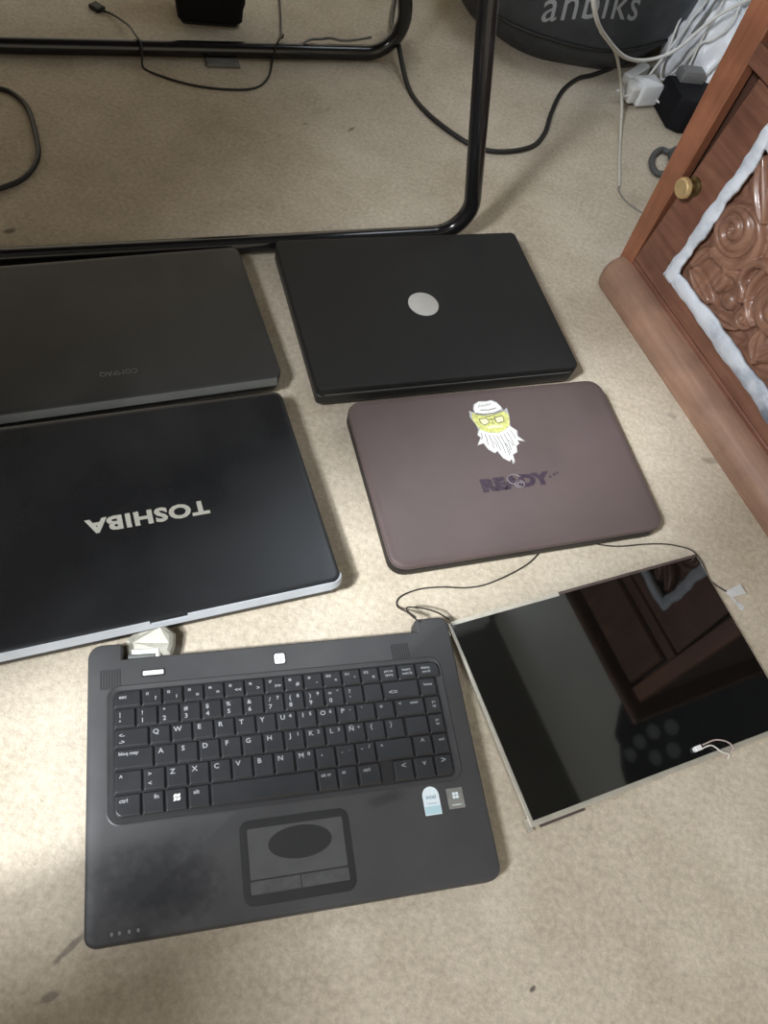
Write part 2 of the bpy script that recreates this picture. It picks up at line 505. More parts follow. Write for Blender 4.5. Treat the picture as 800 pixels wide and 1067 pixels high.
# ------------------------------------------------------------------ carved cabinet
cab = empty('carved_cabinet', CAB0, ROOM_ROT)
tag(cab, 'brown wooden cabinet with a carved door edged in smeared white filler', 'cabinet')
CW, CD, CH = 0.545, 0.42, 0.52
bm = bmesh.new()
box(bm, -0.004, 0.014, 0.046, 0.03 + CD, 0.0, CH)
box(bm, CW - 0.016, CW, 0.046, 0.03 + CD, 0.0, CH)
box(bm, 0.014, CW - 0.016, 0.03 + CD - 0.012, 0.03 + CD, 0.0, CH)
box(bm, 0.014, CW - 0.016, 0.060, 0.03 + CD - 0.012, 0.035, 0.05)
box(bm, 0.014, CW - 0.016, 0.052, 0.064, 0.05, CH)
link('carcass', bm, MT['wood_dark'], cab)
bm = bmesh.new()
box(bm, -0.04, CW + 0.03, 0.012, 0.03 + CD + 0.01, CH, CH + 0.022, bev=0.004)
link('top_board', bm, MT['wood'], cab)

def front_poly(bm, pts, y0, y1, bev=0.0015, mi=0):
    """polygon given in (x, z), thickness along the depth; front face at y0"""
    loops = [[(x, y1, z) for x, z in pts], [(x, y0 + bev, z) for x, z in pts], [(x, y0, z) for x, z in inset_poly(pts, bev)]]
    loft(bm, loops, mi)

bm = bmesh.new()
front_poly(bm, [(-0.007, 0.03), (0.019, 0.03), (0.0185, 0.36), (0.018, CH), (-0.031, CH), (-0.024, 0.40)], 0.030, 0.046)
link('left_stile', bm, MT['wood_stile'], cab)
bm = bmesh.new()
front_poly(bm, [(0.517, 0.03), (CW, 0.03), (CW, CH), (0.517, CH)], 0.030, 0.046)
link('right_stile', bm, MT['wood_stile'], cab)
bm = bmesh.new()
front_poly(bm, [(0.0188, 0.352), (0.517, 0.352), (0.517, 0.378), (0.0184, 0.378)], 0.029, 0.046)
link('cross_rail', bm, MT['wood_rail'], cab)
bm = bmesh.new()
front_poly(bm, [(0.019, 0.030), (0.517, 0.030), (0.517, 0.054), (0.019, 0.054)], 0.031, 0.046)
link('cross_rail', bm, MT['wood_rail'], cab)
bm = bmesh.new()
front_poly(bm, [(0.026, 0.384), (0.510, 0.384), (0.510, 0.508), (0.026, 0.508)], 0.026, 0.046, 0.004)
dr = link('drawer', bm, MT['wood'], cab)

# rounded plinth, its left end worn round
bm = bmesh.new()
prof = [(0.046, 0.0), (0.000, 0.0), (-0.003, 0.008), (-0.003, 0.024), (0.001, 0.034), (0.008, 0.041), (0.018, 0.046), (0.031, 0.047), (0.046, 0.047)]
ends = [(-0.003, 0.62, 0.012), (-0.0005, 0.82, 0.006), (0.006, 0.95, 0.002), (0.016, 1, 0)]
loops = []
for x, s, back in ends + [(0.28, 1, 0), (CW - 0.002, 1, 0), (CW + 0.006, .9, .003)]:
    loops.append([(x, max(y, y * s + back * 1.2), z * (0.6 + 0.4 * s)) for y, z in prof])
loft(bm, loops)
link('plinth', bm, MT['wood_dusty'], cab, smooth='auto')

# the door leans a little in its opening, so the gap on its left widens upwards
bm = bmesh.new()
DL, DR, DB, DT = 0.0195, 0.505, 0.056, 0.349
pl, pr_, pb, ptp = 0.095, 0.436, 0.096, 0.312          # the carved field
ring_o = [(DL, DB), (DR, DB), (DR + 0.010, DT), (DL + 0.024, DT)]
ring_i = [(pl, pb), (pr_, pb), (pr_, ptp), (pl, ptp)]
bo = inset_poly(ring_o, 0.0015)
R_ = [[bm.verts.new((x, y, z)) for x, z in pts] for pts, y in ((ring_o, 0.050), (ring_o, 0.0325), (bo, 0.031), (ring_i, 0.031), (ring_i, 0.050))]
for k in range(5):
    a_, b_ = R_[k], R_[(k + 1) % 5]
    for i in range(4):
        bm.faces.new((a_[i], a_[(i + 1) % 4], b_[(i + 1) % 4], b_[i]))
door = link('door', bm, [MT['wood_rail']], cab)

def bumpf(d, w):
    t = d / w
    return math.sqrt(max(0.0, 1 - t * t)) if abs(t) < 1 else 0.0

def rose(x, z, cx, cz, R, ph, turns=2.6):
    dx, dz = x - cx, z - cz
    r = math.hypot(dx, dz)
    if r > R: return 0.0
    a = math.atan2(dz, dx) + ph
    s = (r / R * turns - a / (2 * math.pi)) % 1.0
    env = math.sqrt(max(0, 1 - (r / R) ** 2)) ** 0.6
    pet = 0.55 + 0.45 * math.sin(math.pi * s) ** 0.7
    return env * pet

def leaf(x, z, x0, z0, x1, z1, w):
    ax, az = x1 - x0, z1 - z0
    L2 = ax * ax + az * az
    t = ((x - x0) * ax + (z - z0) * az) / L2
    if t < 0 or t > 1: return 0.0
    L = math.sqrt(L2)
    d = ((x - x0) * -az + (z - z0) * ax) / L
    d += 0.25 * w * math.sin(t * math.pi * 1.3)
    ww = w * math.sin(math.pi * min(1, t * 0.92 + 0.06)) ** 0.7
    h = bumpf(d, ww)
    return h * (0.55 + 0.45 * min(1, abs(d) / (ww * 0.45 + 1e-6)))

def arc(x, z, cx, cz, R, a0, a1, w):
    dx, dz = x - cx, z - cz
    a = math.atan2(dz, dx)
    while a < a0: a += 2 * math.pi
    if a > a1: return 0.0
    t = (a - a0) / (a1 - a0)
    return bumpf(math.hypot(dx, dz) - R * (1 - 0.25 * t), w * (1 - 0.55 * t))

def carve(x, z):
    F = [
        1.05 * rose(x, z, 0.131, 0.203, 0.036, 0.8),
        0.80 * arc(x, z, 0.137, 0.203, 0.043, -2.0, 2.3, 0.010),
        1.05 * leaf(x, z, 0.106, 0.292, 0.160, 0.236, 0.014),
        0.95 * leaf(x, z, 0.130, 0.300, 0.185, 0.250, 0.013),
        0.95 * rose(x, z, 0.247, 0.180, 0.040, 2.2, 2.2),
        0.75 * arc(x, z, 0.243, 0.180, 0.053, 0.4, 4.6, 0.009),
        0.85 * arc(x, z, 0.206, 0.178, 0.030, 1.2, 4.9, 0.008),
        0.90 * bumpf(math.hypot(x - 0.186, z - 0.134), 0.014),
        0.85 * rose(x, z, 0.220, 0.136, 0.017, 0.0, 1.6),
        0.85 * arc(x, z, 0.176, 0.140, 0.028, 0.3, 3.6, 0.008),
        0.80 * arc(x, z, 0.140, 0.145, 0.024, -0.6, 2.6, 0.009),
        0.85 * leaf(x, z, 0.252, 0.146, 0.272, 0.106, 0.014),
        0.80 * leaf(x, z, 0.110, 0.118, 0.165, 0.106, 0.011),
        0.80 * leaf(x, z, 0.175, 0.104, 0.225, 0.118, 0.011),
        0.80 * leaf(x, z, 0.120, 0.163, 0.104, 0.120, 0.010),
        0.85 * leaf(x, z, 0.190, 0.232, 0.240, 0.265, 0.015),
        0.80 * leaf(x, z, 0.200, 0.290, 0.250, 0.302, 0.011),
    ]
    return max(F)
def carve_sym(x, z):
    xm = pl + pr_ - x
    v = max(carve(x, z), carve(xm, z) if xm < 0.262 or x > 0.27 else 0)
    return v
bm = bmesh.new()
NX, NZ = 250, 158
grid = []
rnd = random.Random(3)
for j in range(NZ + 1):
    row = []
    for i in range(NX + 1):
        x, z = pl + (pr_ - pl) * i / NX, pb + (ptp - pb) * j / NZ
        h = carve_sym(x, z)
        h2 = 0.0010 * math.sin(x * 210 + 2 * math.sin(z * 150)) * math.sin(z * 190 + 1.4 * math.sin(x * 120)) if h < 0.05 else 0
        row.append(bm.verts.new((x, 0.0455 - 0.0155 * h - h2, z)))
    grid.append(row)
for j in range(NZ):
    for i in range(NX):
        bm.faces.new((grid[j][i], grid[j][i + 1], grid[j + 1][i + 1], grid[j + 1][i]))
# close the back of the carved board
back = [bm.verts.new((x, 0.0485, z)) for x, z in ((pl, pb), (pr_, pb), (pr_, ptp), (pl, ptp))]
bm.faces.new(back)
cpn = link('carved_panel', bm, MT['carved'], door, smooth=True)

# smeared filler around the carved field
def strip(bm, x0, z0, x1, z1, w0, w1, seed, n=60, skew=0.0):
    r = random.Random(seed)
    ph = [r.uniform(0, 6.28) for _ in range(6)]
    ax, az = x1 - x0, z1 - z0
    L = math.hypot(ax, az); ax, az = ax / L, az / L
    nx, nz = -az, ax
    loops = []
    for i in range(n + 1):
        t = i / n
        c = (x0 + ax * L * t, z0 + az * L * t)
        w = w0 + (w1 - w0) * t
        e1 = w / 2 + 0.0016 * math.sin(t * 17 + ph[0]) + 0.0010 * math.sin(t * 41 + ph[1]) + 0.0005 * math.sin(t * 97 + ph[2])
        e2 = w / 2 + 0.0016 * math.sin(t * 13 + ph[3]) + 0.0012 * math.sin(t * 37 + ph[4]) + 0.0005 * math.sin(t * 83 + ph[5])
        th = 0.0016 + 0.0008 * math.sin(t * 23 + ph[1])
        ring = []
        for s, y in ((-e1, 0.0325), (-e1 * .8, 0.0308 - th), (0, 0.0306 - th * 1.2), (e2 * .8, 0.0308 - th), (e2, 0.0325)):
            ring.append((c[0] + nx * s, y, c[1] + nz * s))
        loops.append(ring)
    loft(bm, loops)
bm = bmesh.new()
strip(bm, 0.089, 0.082, 0.100, 0.322, 0.021, 0.020, 1)
strip(bm, 0.090, 0.315, 0.442, 0.315, 0.024, 0.020, 2)
strip(bm, 0.084, 0.094, 0.442, 0.092, 0.024, 0.034, 3, 90)
strip(bm, 0.436, 0.085, 0.440, 0.322, 0.021, 0.020, 4)
link('filler_smear', bm, MT['putty'], door, smooth=True)

def knob(parent, x, z, y=0.031):
    bm = bmesh.new()
    mt = Matrix.Translation((x, y, z)) @ Matrix.Rotation(math.pi / 2, 4, 'X')
    lathe(bm, [(0.0125, -0.004), (0.0125, 0.002), (0.0085, 0.004), (0.0075, 0.009), (0.0120, 0.013), (0.0135, 0.017)], 28, 1, mt)
    lathe(bm, [(0.0135, 0.0165), (0.0136, 0.0195), (0.0126, 0.0225), (0.0108, 0.0236), (0.0095, 0.0232), (0.004, 0.0238)], 28, 0, mt)
    return link('knob', bm, [MT['brass'], MT['brass_dark']], parent, smooth='auto')
knob(door, 0.046, 0.203)
knob(dr, 0.265, 0.446, 0.026)

# ------------------------------------------------------------------ table on black steel sled legs
tb = empty('tube_leg_table', (-0.36, 1.03, 0))
tag(tb, 'table on black bent steel tube legs standing behind the closed laptops', 'table')
TB = Vector((-0.36, 1.03, 0))
BD = Vector((0.8246, 0.5657, 0))
def sled(corner, length, lean, r, tube_r=0.0125):
    c = Vector(corner)
    def P(s, z): return c + BD * s + Vector((0, 0, z)) - TB
    path = fillet([P(-lean, 0.715), P(0, tube_r), P(-length, tube_r), P(-length + lean, 0.715)], r, 9)
    bm = bmesh.new()
    tube(bm, path, tube_r, 16)
    return link('sled_leg', bm, MT['tube'], tb, smooth=True)
s1 = sled((-0.0265, 1.0335, 0), 0.84, 0.170, 0.050)
s2 = sled((-0.252, 1.438, 0), 0.84, 0.170, 0.060)
bm = bmesh.new()
ca, cb = Vector((-0.0265, 1.0335, 0)), Vector((-0.252, 1.438, 0))
PD = (cb - ca); PD = (PD - BD * PD.dot(BD)); 
q = [ca - BD * 0.02 - PD * 0.08, cb - BD * 0.02 + PD * 0.08, cb - BD * 0.84 + PD * 0.08, ca - BD * 0.84 - PD * 0.08]
prism(bm, [((p - TB).x, (p - TB).y) for p in reversed(q)], 0.722, 0.745, 0.003)
link('tabletop', bm, MT['tabletop'], tb)
# grey glide under the far bar
bm = bmesh.new()
g = Vector((-0.515, 1.226, 0)) - TB
plate(bm, [(g.x - .016, g.y - .018), (g.x + .03, g.y + .012), (g.x + .018, g.y + .03), (g.x - .028, g.y)], [(0, 0.0005), (0, .004), (.002, .006)])
link('glide', bm, MT['cable_grey'], s2)

# ------------------------------------------------------------------ closed laptops
GRP = 'laptops laid out on the floor'
def closed_laptop(name, label, loc, rz, w, d, base_h, top, r, lid_m, base_m, edge_m=None, rx=0.0, lid_d=None, lid_bev=0.004, lid_w=None, base_in=0.002, lid_off=None):
    root = empty(name, loc, rz, rx)
    tag(root, label, 'laptop', GRP)
    bm = bmesh.new()
    plate(bm, round_rect(w - 2 * base_in, d - 2 * base_in, max(r - base_in, .003)), [(0.008, 0.003), (0.001, 0.009), (0, 0.012), (0, base_h - 0.001), (0.001, base_h)])
    b = link('base', bm, base_m, root, smooth='auto')
    for sx in (-1, 1):
        for sy in (-1, 1):
            bm = bmesh.new()
            lathe(bm, [(0.006, 0.0), (0.0065, 0.0035)], 14, 0, Matrix.Translation((sx * (w / 2 - .04), sy * (d / 2 - .035), 0)))
            link('foot', bm, MT['rubber'], b)
    lw, ld = lid_w or w, lid_d or d
    off = -(d - ld) / 2 if lid_off is None else lid_off
    bm = bmesh.new()
    lz = base_h + 0.0012
    pts = round_rect(lw, ld, r, 0, off)
    plate(bm, pts, [(0.0012, lz), (0, lz + 0.0010), (0, top - lid_bev), (lid_bev * .28, top - lid_bev * .32), (lid_bev * .9, top - lid_bev * .05), (lid_bev * 2.2, top)])
    lid = link('lid', bm, lid_m, root, smooth='auto')
    for sx in (-1, 1):
        bm = bmesh.new()
        tube(bm, [(sx * w * .22, d / 2 - .006, base_h - .001), (sx * w * .38, d / 2 - .006, base_h - .001)], 0.0045, 12)
        link('hinge', bm, base_m, root, smooth='auto')
    return root, b, lid, off

PI = math.pi
# -- blue-black laptop with big silver lettering
tr, tbase, tlid, _ = closed_laptop('laptop', 'closed glossy blue-black laptop with large silver lettering and silver front strip', (-0.2385, 0.3895, 0), 0.6255,
    0.363, 0.264, 0.021, 0.035, 0.013, MT['toshiba_lid'], MT['body_black'], lid_bev=0.003, lid_w=0.3635, lid_d=0.2615, lid_off=0.00125)
bm = bmesh.new()
def front_strip(bm, x0, x1, y, z0, z1, tilt=0.0035):
    """band along the front of the lid; leans back so its face looks upwards"""
    loops = []
    n = 24
    for i in range(n + 1):
        x = x0 + (x1 - x0) * i / n
        loops.append([(x, y - 0.0006, z0), (x, y + tilt, z1), (x, y + tilt + .003, z1), (x, y + .004, z0)])
    loft(bm, loops)
front_strip(bm, -0.178, -0.0185, -0.1335, 0.0275, 0.0342, 0.0040)
link('front_strip', bm, MT['silver'], tlid)['label'] = 'silver strip along the front edge of the lid'
bm = bmesh.new()
front_strip(bm, 0.0185, 0.1695, -0.1335, 0.0275, 0.0342, 0.0040)
link('front_strip', bm, MT['silver'], tlid)['label'] = 'silver strip along the front edge of the lid'
bm = bmesh.new()
front_strip(bm, -0.0185, 0.0185, -0.1335, 0.0275, 0.0315, 0.0020)
link('finger_notch', bm, MT['silver'], tlid)
for sx in (-1, 1):      # the strip wraps round the front corners
    bm = bmesh.new()
    loops = []
    for i in range(9):
        a = (PI / 2) * i / 8
        cx, cy = sx * 0.1695, -0.1335 + 0.0150
        k = 1 - 0.75 * (i / 8)
        Q = lambda r, z: (cx + sx * r * math.sin(a), cy - r * math.cos(a), z)
        loops.append([Q(0.0152, 0.0275), Q(0.0150 - 0.0040 * k, 0.0275 + 0.0067 * (.5 + .5 * k)), Q(0.0125 - 0.0040 * k, 0.0275 + 0.0067 * (.5 + .5 * k)), Q(0.0120, 0.0275)])
    loft(bm, loops)
    link('strip_corner', bm, MT['silver'], tlid, smooth='auto')
bm = bmesh.new()
text_into(bm, 'TOSHIBA', 0.0215, T(0.0015, -0.0105, 0.0351, PI, 1.32, 1.04), 0, 0.0009, 0.0002, 1.10)
link('lettering', bm, MT['silver_letter'], tlid)['label'] = 'silver lettering on the lid'

# -- grey laptop at the left edge
# front right corner (-0.177, 0.622) ; front runs along 36.8 degrees
a = math.radians(36.6)
al, pe = Vector((math.cos(a), math.sin(a))), Vector((-math.sin(a), math.cos(a)))
cc = Vector((-0.1715, 0.6225)) - al * 0.179 + pe * 0.1165
gr, gbase, glid, _ = closed_laptop('laptop', 'closed dull grey laptop with faint small lettering lying against the steel tube', (cc.x, cc.y, 0), a,
    0.358, 0.233, 0.020, 0.033, 0.014, MT['grey_lid'], MT['body_black'], lid_d=0.2295, lid_bev=0.003, lid_off=0.00125)
bm = bmesh.new()
front_strip(bm, -0.170, 0.171, -0.1176, 0.0240, 0.0318, 0.0042)
link('front_strip', bm, MT['grey_edge'], glid)  # grey colour stands in for light reflected by the lid's front bevel
bm = bmesh.new()
text_into(bm, 'COMPAQ', 0.0100, T(-0.009, -0.0745, 0.0331, PI, 1.0, 0.95), 0, 0.0001, 0.00015, 1.02)
link('lettering', bm, MT['dim_letter'], glid)

# -- thick matte black laptop with the round badge
dl, dbase, dlid, _ = closed_laptop('laptop', 'closed thick matte black laptop with a round silver badge', (-0.0455, 0.8275, 0), 0.5755,
    0.363, 0.262, 0.025, 0.0385, 0.008, MT['black_lid'], MT['body_black'], lid_bev=0.0025, base_in=0.0005)
bm = bmesh.new()
lathe(bm, [(0.0212, 0.0383), (0.0212, 0.0389), (0.0200, 0.0393), (0.0005, 0.0394)], 40)
for v in bm.verts: v.co.x -= 0.005; v.co.y -= 0.002
bd = link('badge', bm, MT['badge'], dlid, smooth='auto')
bd['label'] = 'round silver badge'
bm = bmesh.new()      # painted glint: thin grey bar where the lid lip turns down in front
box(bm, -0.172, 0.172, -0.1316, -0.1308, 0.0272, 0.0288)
link('lip_glint', bm, MT['grey_edge'], dlid)
bm = bmesh.new()
box(bm, -0.012, 0.012, -0.1318, -0.1306, 0.0300, 0.0350)
link('latch_button', bm, MT['body_black'], dlid)

# -- purple-brown laptop with the sticker
br, bbase, blid, _ = closed_laptop('laptop', 'closed purple-brown laptop with a bearded face sticker on its lid', (0.1190, 0.6185, 0), 0.5680,
    0.354, 0.229, 0.0235, 0.0315, 0.020, MT['brown_lid'], MT['body_brown'], rx=math.radians(1.3), lid_bev=0.0045, base_in=0.0006)
br.location.z = 0.0027
LZ = 0.0315
bm = bmesh.new()
text_into(bm, 'READY', 0.0235, T(0.002, -0.0265, LZ + .0001, 0.0, 1.18, 0.92), 0, 0.0019, 0.00012, 1.02)
for x in (0.050, 0.0565, 0.061):
    flat(bm, round_rect(0.0035, 0.003, 0.001, x, -0.025 + (x - .05) * .4, 3), LZ + .0001, 0.0001)
wl = link('worn_lettering', bm, MT['ink_purple'], blid)
wl['label'] = 'worn dark purple lettering on the lid'
bm = bmesh.new()
for (cx, cy, R, a0, a1) in ((0.002, -0.022, 0.0085, 0.3, 5.4), (0.007, -0.0295, 0.0060, 2.0, 7.6), (0.007, -0.0295, 0.0032, 0, 5)):
    path = [(cx + R * math.cos(a0 + (a1 - a0) * i / 30), cy + R * .8 * math.sin(a0 + (a1 - a0) * i / 30), LZ + .0003) for i in range(31)]
    tube(bm, path, 0.0007, 6)
link('scuff', bm, MT['ink_swirl'], wl)

# sticker outline in lid millimetres
stk = [(5, 95), (-6, 96), (-14, 92), (-17, 85), (-17, 79), (-23, 83), (-25, 73), (-21, 62), (-20, 54), (-24, 46), (-21, 42), (-29, 31), (-20, 33), (-17, 24), (-10, 17),
       (-6, 20), (-2, 9), (5, 3), (9, 6), (8, -1), (12, 2), (13, 12), (20, 15), (22, 24), (27, 27), (26, 33), (36, 29), (29, 38), (31, 46), (24, 54), (26, 62), (28, 70), (29, 82), (23, 78),
       (22, 84), (18, 92), (12, 96)]
mm = lambda pts: [(x * .001, y * .001) for x, y in pts]
def ccw(pts):
    a = sum(pts[i - 1][0] * pts[i][1] - pts[i][0] * pts[i - 1][1] for i in range(len(pts)))
    return pts if a > 0 else pts[::-1]
def art(name, polys, z, m, parent, t=0.0001):
    bm = bmesh.new()
    for p in polys: flat(bm, ccw(mm(p)), z, t)
    return link(name, bm, m, parent)
bm = bmesh.new()
flat(bm, ccw(mm(stk)), LZ + .0001, .0002)
sk = link('sticker', bm, MT['face_grey'], blid)
sk['label'] = 'white and yellow sticker of a bearded face wearing a cap'
z1 = LZ + .0003
art('cap', [[(4, 94), (-6, 95), (-13, 91), (-16, 85), (-16, 78), (-6, 75), (8, 75), (20, 79), (21, 84), (17, 91), (11, 95)]], z1, MT['face_white'], sk)
art('face', [[(-16, 77), (-6, 74), (8, 74), (22, 77), (27, 72), (26, 64), (23, 55), (14, 49), (4, 46), (-8, 48), (-17, 53), (-20, 60), (-23, 72), (-20, 79)]], z1, MT['face_yellow'], sk)
art('beard', [[(-18, 53), (-8, 47), (4, 45), (14, 48), (23, 54), (29, 46), (27, 38), (33, 30), (25, 33), (26, 27), (21, 25), (19, 16), (12, 13), (11, 3), (8.5, 7), (5, 4), (-1, 10), (-5, 21), (-9, 18), (-16, 25), (-19, 34), (-27, 32), (-20, 42), (-23, 46)]], z1, MT['face_white'], sk)
z2 = z1 + .0001
art('eye', [[(-13, 68), (-4, 68), (-3, 61), (-11, 60)], [(8, 68), (18, 69), (17, 62), (9, 61)]], z2, MT['face_pale'], sk)
art('mouth', [[(-8, 56), (3, 58), (15, 56), (13, 53), (3, 54), (-6, 53)]], z2, MT['face_pale'], sk)
bm = bmesh.new()
def ln(pts, r=0.0006, z=z2 + .0001): tube(bm, [(x * .001, y * .001, z) for x, y in pts], r, 5)
ln([(-14, 69), (-4, 69), (-2, 62), (-10, 59), (-14, 63), (-14, 69)]); ln([(7, 69), (19, 70), (18, 62), (9, 60), (7, 63), (7, 69)]); ln([(-2, 66), (3, 67), (7, 66)])
ln([(-16, 78), (-6, 75.5), (8, 75.5), (20, 79)]); ln([(-8, 82), (4, 81), (14, 83)]); ln([(-17, 77), (0, 71.5), (22, 77)], .0004)
ln([(2, 66), (1, 60), (4, 59)], .0003)
for (x0, y0, x1, y1) in ((-14, 46, -15, 30), (-9, 44, -9, 24), (-4, 43, -1, 20), (1, 42, 4, 14), (6, 42, 8, 10), (11, 44, 13, 18), (16, 46, 19, 24), (21, 48, 24, 34), (-18, 48, -21, 38), (-6, 34, -4, 24), (9, 30, 10, 14), (14, 34, 17, 24)):
    ln([(x0, y0), ((x0 + x1) / 2 + 1, (y0 + y1) / 2), (x1, y1)], .00055)
ln([(-9, 86), (-7, 90), (-5, 87), (-3, 90), (-2, 87), (1, 90), (2, 87), (5, 91), (6, 88), (9, 91)], .0004)
link('ink_line', bm, MT['face_ink'], sk)

# ------------------------------------------------------------------ open laptop base with keyboard
hp = empty('laptop', (-0.0005, 0.1992, 0), 0.4727)
hp.scale = (1.017, 1.012, 1.0)
tag(hp, 'grey-black laptop base without its screen, keyboard and touchpad facing up', 'laptop', GRP)
W2, D2 = 0.179, 0.129
def corner(cx, cy, r, a0, n=6): return [(cx + r * math.cos(a0 + PI / 2 * i / n), cy + r * math.sin(a0 + PI / 2 * i / n)) for i in range(n + 1)]
out = []
out += corner(W2 - .010, D2 - .010, .010, 0)
out += corner(0.1435 + .004, D2 - .004, .004, PI / 2, 4)
out += [(0.1435, 0.1150), (-0.1475, 0.1130)]
out += corner(-0.1475 - .004, D2 - .004, .004, 0, 4)
out += corner(-W2 + .013, D2 - .013, .013, PI / 2)
out += corner(-W2 + .009, -D2 + .009, .009, PI)
out += corner(W2 - .012, -D2 + .012, .012, 3 * PI / 2)
bm = bmesh.new()
plate(bm, out, [(0.0025, 0.002), (0.0005, 0.006), (0, 0.010), (0, 0.0235), (0.0005, 0.0262), (0.0014, 0.0277), (0.0026, 0.0283)])
HZ = 0.0283
hb = link('base', bm, MT['deck'], hp, smooth='auto')
for sx in (-1, 1):
    for sy in (-1, 1):
        bm = bmesh.new()
        lathe(bm, [(0.006, 0.0), (0.0065, 0.003)], 14, 0, Matrix.Translation((sx * .14, sy * .09, 0)))
        link('foot', bm, MT['rubber'], hb)
for x0, x1, y0, y1 in ((-0.143, -0.118, 0.1165, 0.1160),):
    bm = bmesh.new()
    tube(bm, [(x0, y0, 0.019), (x1, y1, 0.019)], 0.0034, 10)
    link('hinge', bm, MT['grey_edge'], hb, smooth='auto')
# keyboard
bm = bmesh.new()
plate(bm, round_rect(0.3235, 0.1255, 0.013, -0.0005, 0.0235), [(0, HZ - .001), (0, HZ + .0004), (0.0012, HZ + .0010), (0.0026, HZ + .0004)])
link('keyboard_bezel', bm, MT['deck_edge'], hb, smooth='auto')
KZ = HZ + .0006
bm = bmesh.new()
prism(bm, round_rect(0.3110, 0.1160, 0.007, -0.0012, 0.0232), HZ, KZ)
kb = link('keyboard', bm, MT['key_plate'], hp)
rows = [(0.0800, 0.0636), (0.0636, 0.0448), (0.0448, 0.0268), (0.0268, 0.0074), (0.0074, -0.0130), (-0.0130, -0.0332)]
def key(u0, u1, v1, v0, legs=(), rad=(0.0008,) * 4):
    bm = bmesh.new()
    g = 0.00045
    pts = round_rect(u1 - u0 - 2 * g, v1 - v0 - 2 * g, list(rad), (u0 + u1) / 2, (v0 + v1) / 2, 4)
    top = KZ + 0.0024
    cx, cy = (u0 + u1) / 2, (v0 + v1) / 2
    def rr(i, z, dy=0.0):
        return [(x, y + dy, z) for x, y in round_rect(u1 - u0 - 2 * g - 2 * i, v1 - v0 - 2 * g - 2 * i, [max(.0005, q_ - i * .6) for q_ in rad], cx, cy, 4)]
    loft(bm, [rr(0, KZ), rr(0, KZ + .0010), rr(.0011, top - .0002, .0003), rr(.0016, top, .0003)])
    for (s, x, y, size, *o) in legs:
        text_into(bm, s, size, T(u0 + x, v1 - y, top + .00008, 0, 1.1, 1), 1, 0.00012, 0.00005, 1.0, 2)
    return link('key', bm, [MT['key'], MT['legend']], kb)
S, TNY = 0.0062, 0.0034
def run(u, r, widths_legs):
    v1, v0 = rows[r]
    for it in widths_legs:
        w, lg = it[0], it[1]
        key(u, u + w, v1, v0, lg, it[2] if len(it) > 2 else (0.0008,) * 4)
        u += w
    return u
f = 0.0189
fl = ['?', 'i', 'o', '=', '<<', '>', '>>', '#', '-', '+', '*', 'x']
run(-0.1555, 0, [(0.0245, [('esc', .008, .006, .0048)], (0.0008, 0.0065, 0.0008, 0.0008))] +
    [(f, [('f%d' % (i + 1), .0055, .0052, TNY), (fl[i], .0125, .0098, .0050)]) for i in range(12)] +
    [(f, [('prt sc', .0095, .006, TNY), ('sysrq', .0095, .010, TNY)]), (f, [('insert', .0090, .006, TNY), ('num lk', .0095, .010, TNY)]),
     (0.0250, [('delete', .0100, .006, TNY), ('scroll', .0105, .010, TNY)], (0.0070, 0.0008, 0.0008, 0.0008))])
p = 0.01938
num = [('!', '1', ''), ('"', '2', ''), ('#', '3', ''), ('$', '4', ''), ('%', '5', ''), ('&', '6', ''), ('/', '7', '7'), ('(', '8', '8'), (')', '9', '9'), ('=', '0', '*'), ('?', "'", ''), ('', '', '')]
run(-0.1555, 1, [(0.0195, [('|', .0055, .006, .0052), ('°', .0055, .0135, .0052)])] +
    [(p, [(a_, .0055, .0062, .0055), (b_, .0055, .0132, .0058)] + ([(c_, .0130, .0052, .0046)] if c_ else [])) for a_, b_, c_ in num] +
    [(0.0375, [('<=', .010, .0115, .0070)]), (0.0180, [('home', .009, .007, TNY)])])
p = 0.0192
run(-0.1555, 2, [(0.0307, [('<-', .0070, .0065, .0052), ('->', .0070, .0125, .0052)])] +
    [(p, [(c, .0058, .0060, S)] + ([(n_, .0130, .0052, .0046)] if n_ else [])) for c, n_ in
     (('Q', ''), ('W', ''), ('E', ''), ('R', ''), ('T', ''), ('Y', ''), ('U', '4'), ('I', '5'), ('O', '6'), ('P', '-'), ('`', ''), ('+', ''))])
# tall enter key and the column beside it
key(0.1056, 0.1364, 0.0448, 0.0268, [('<', .0055, .0050, .0050), ('enter', .0200, .0050, TNY)])
key(0.1130, 0.1364, 0.0268, 0.0074)
key(0.1364, 0.1530, 0.0448, 0.0268, [('pg', .009, .0065, TNY), ('up', .009, .0105, TNY)])
run(-0.1555, 3, [(0.0345, [('bloq may', .0125, .0050, .0042)])] +
    [(0.01945, [(c, .0058, .0060, S)] + ([(n_, .0130, .0052, .0046)] if n_ else [])) for c, n_ in
     (('A', ''), ('S', ''), ('D', ''), ('F', ''), ('G', ''), ('H', ''), ('J', '1'), ('K', '2'), ('L', '3'), ('Ñ', '+'), ('{', ''), ('}', ''))])
key(0.1364, 0.1530, 0.0268, 0.0074, [('pg', .009, .0065, TNY), ('dn', .009, .0105, TNY)])
u = run(-0.1555, 4, [(0.0244, [('^', .0060, .0065, .0060)]), (0.0196, [('>', .0060, .0060, .0052), ('<', .0060, .0140, .0052)])] +
    [(0.0192, [(c, .0058, .0062, S)] + ([(n_, .0130, .0052, .0046)] if n_ else [])) for c, n_ in
     (('Z', ''), ('X', ''), ('C', ''), ('V', ''), ('B', ''), ('N', ''), ('M', '0'), (',', ''), ('.', '.'), ('-', '/'))])
key(u, 0.1172, *rows[4], [('^', .0060, .0065, .0050)])
key(0.1172, 0.1368, *rows[4], [('^', .0098, .0065, .0080)])
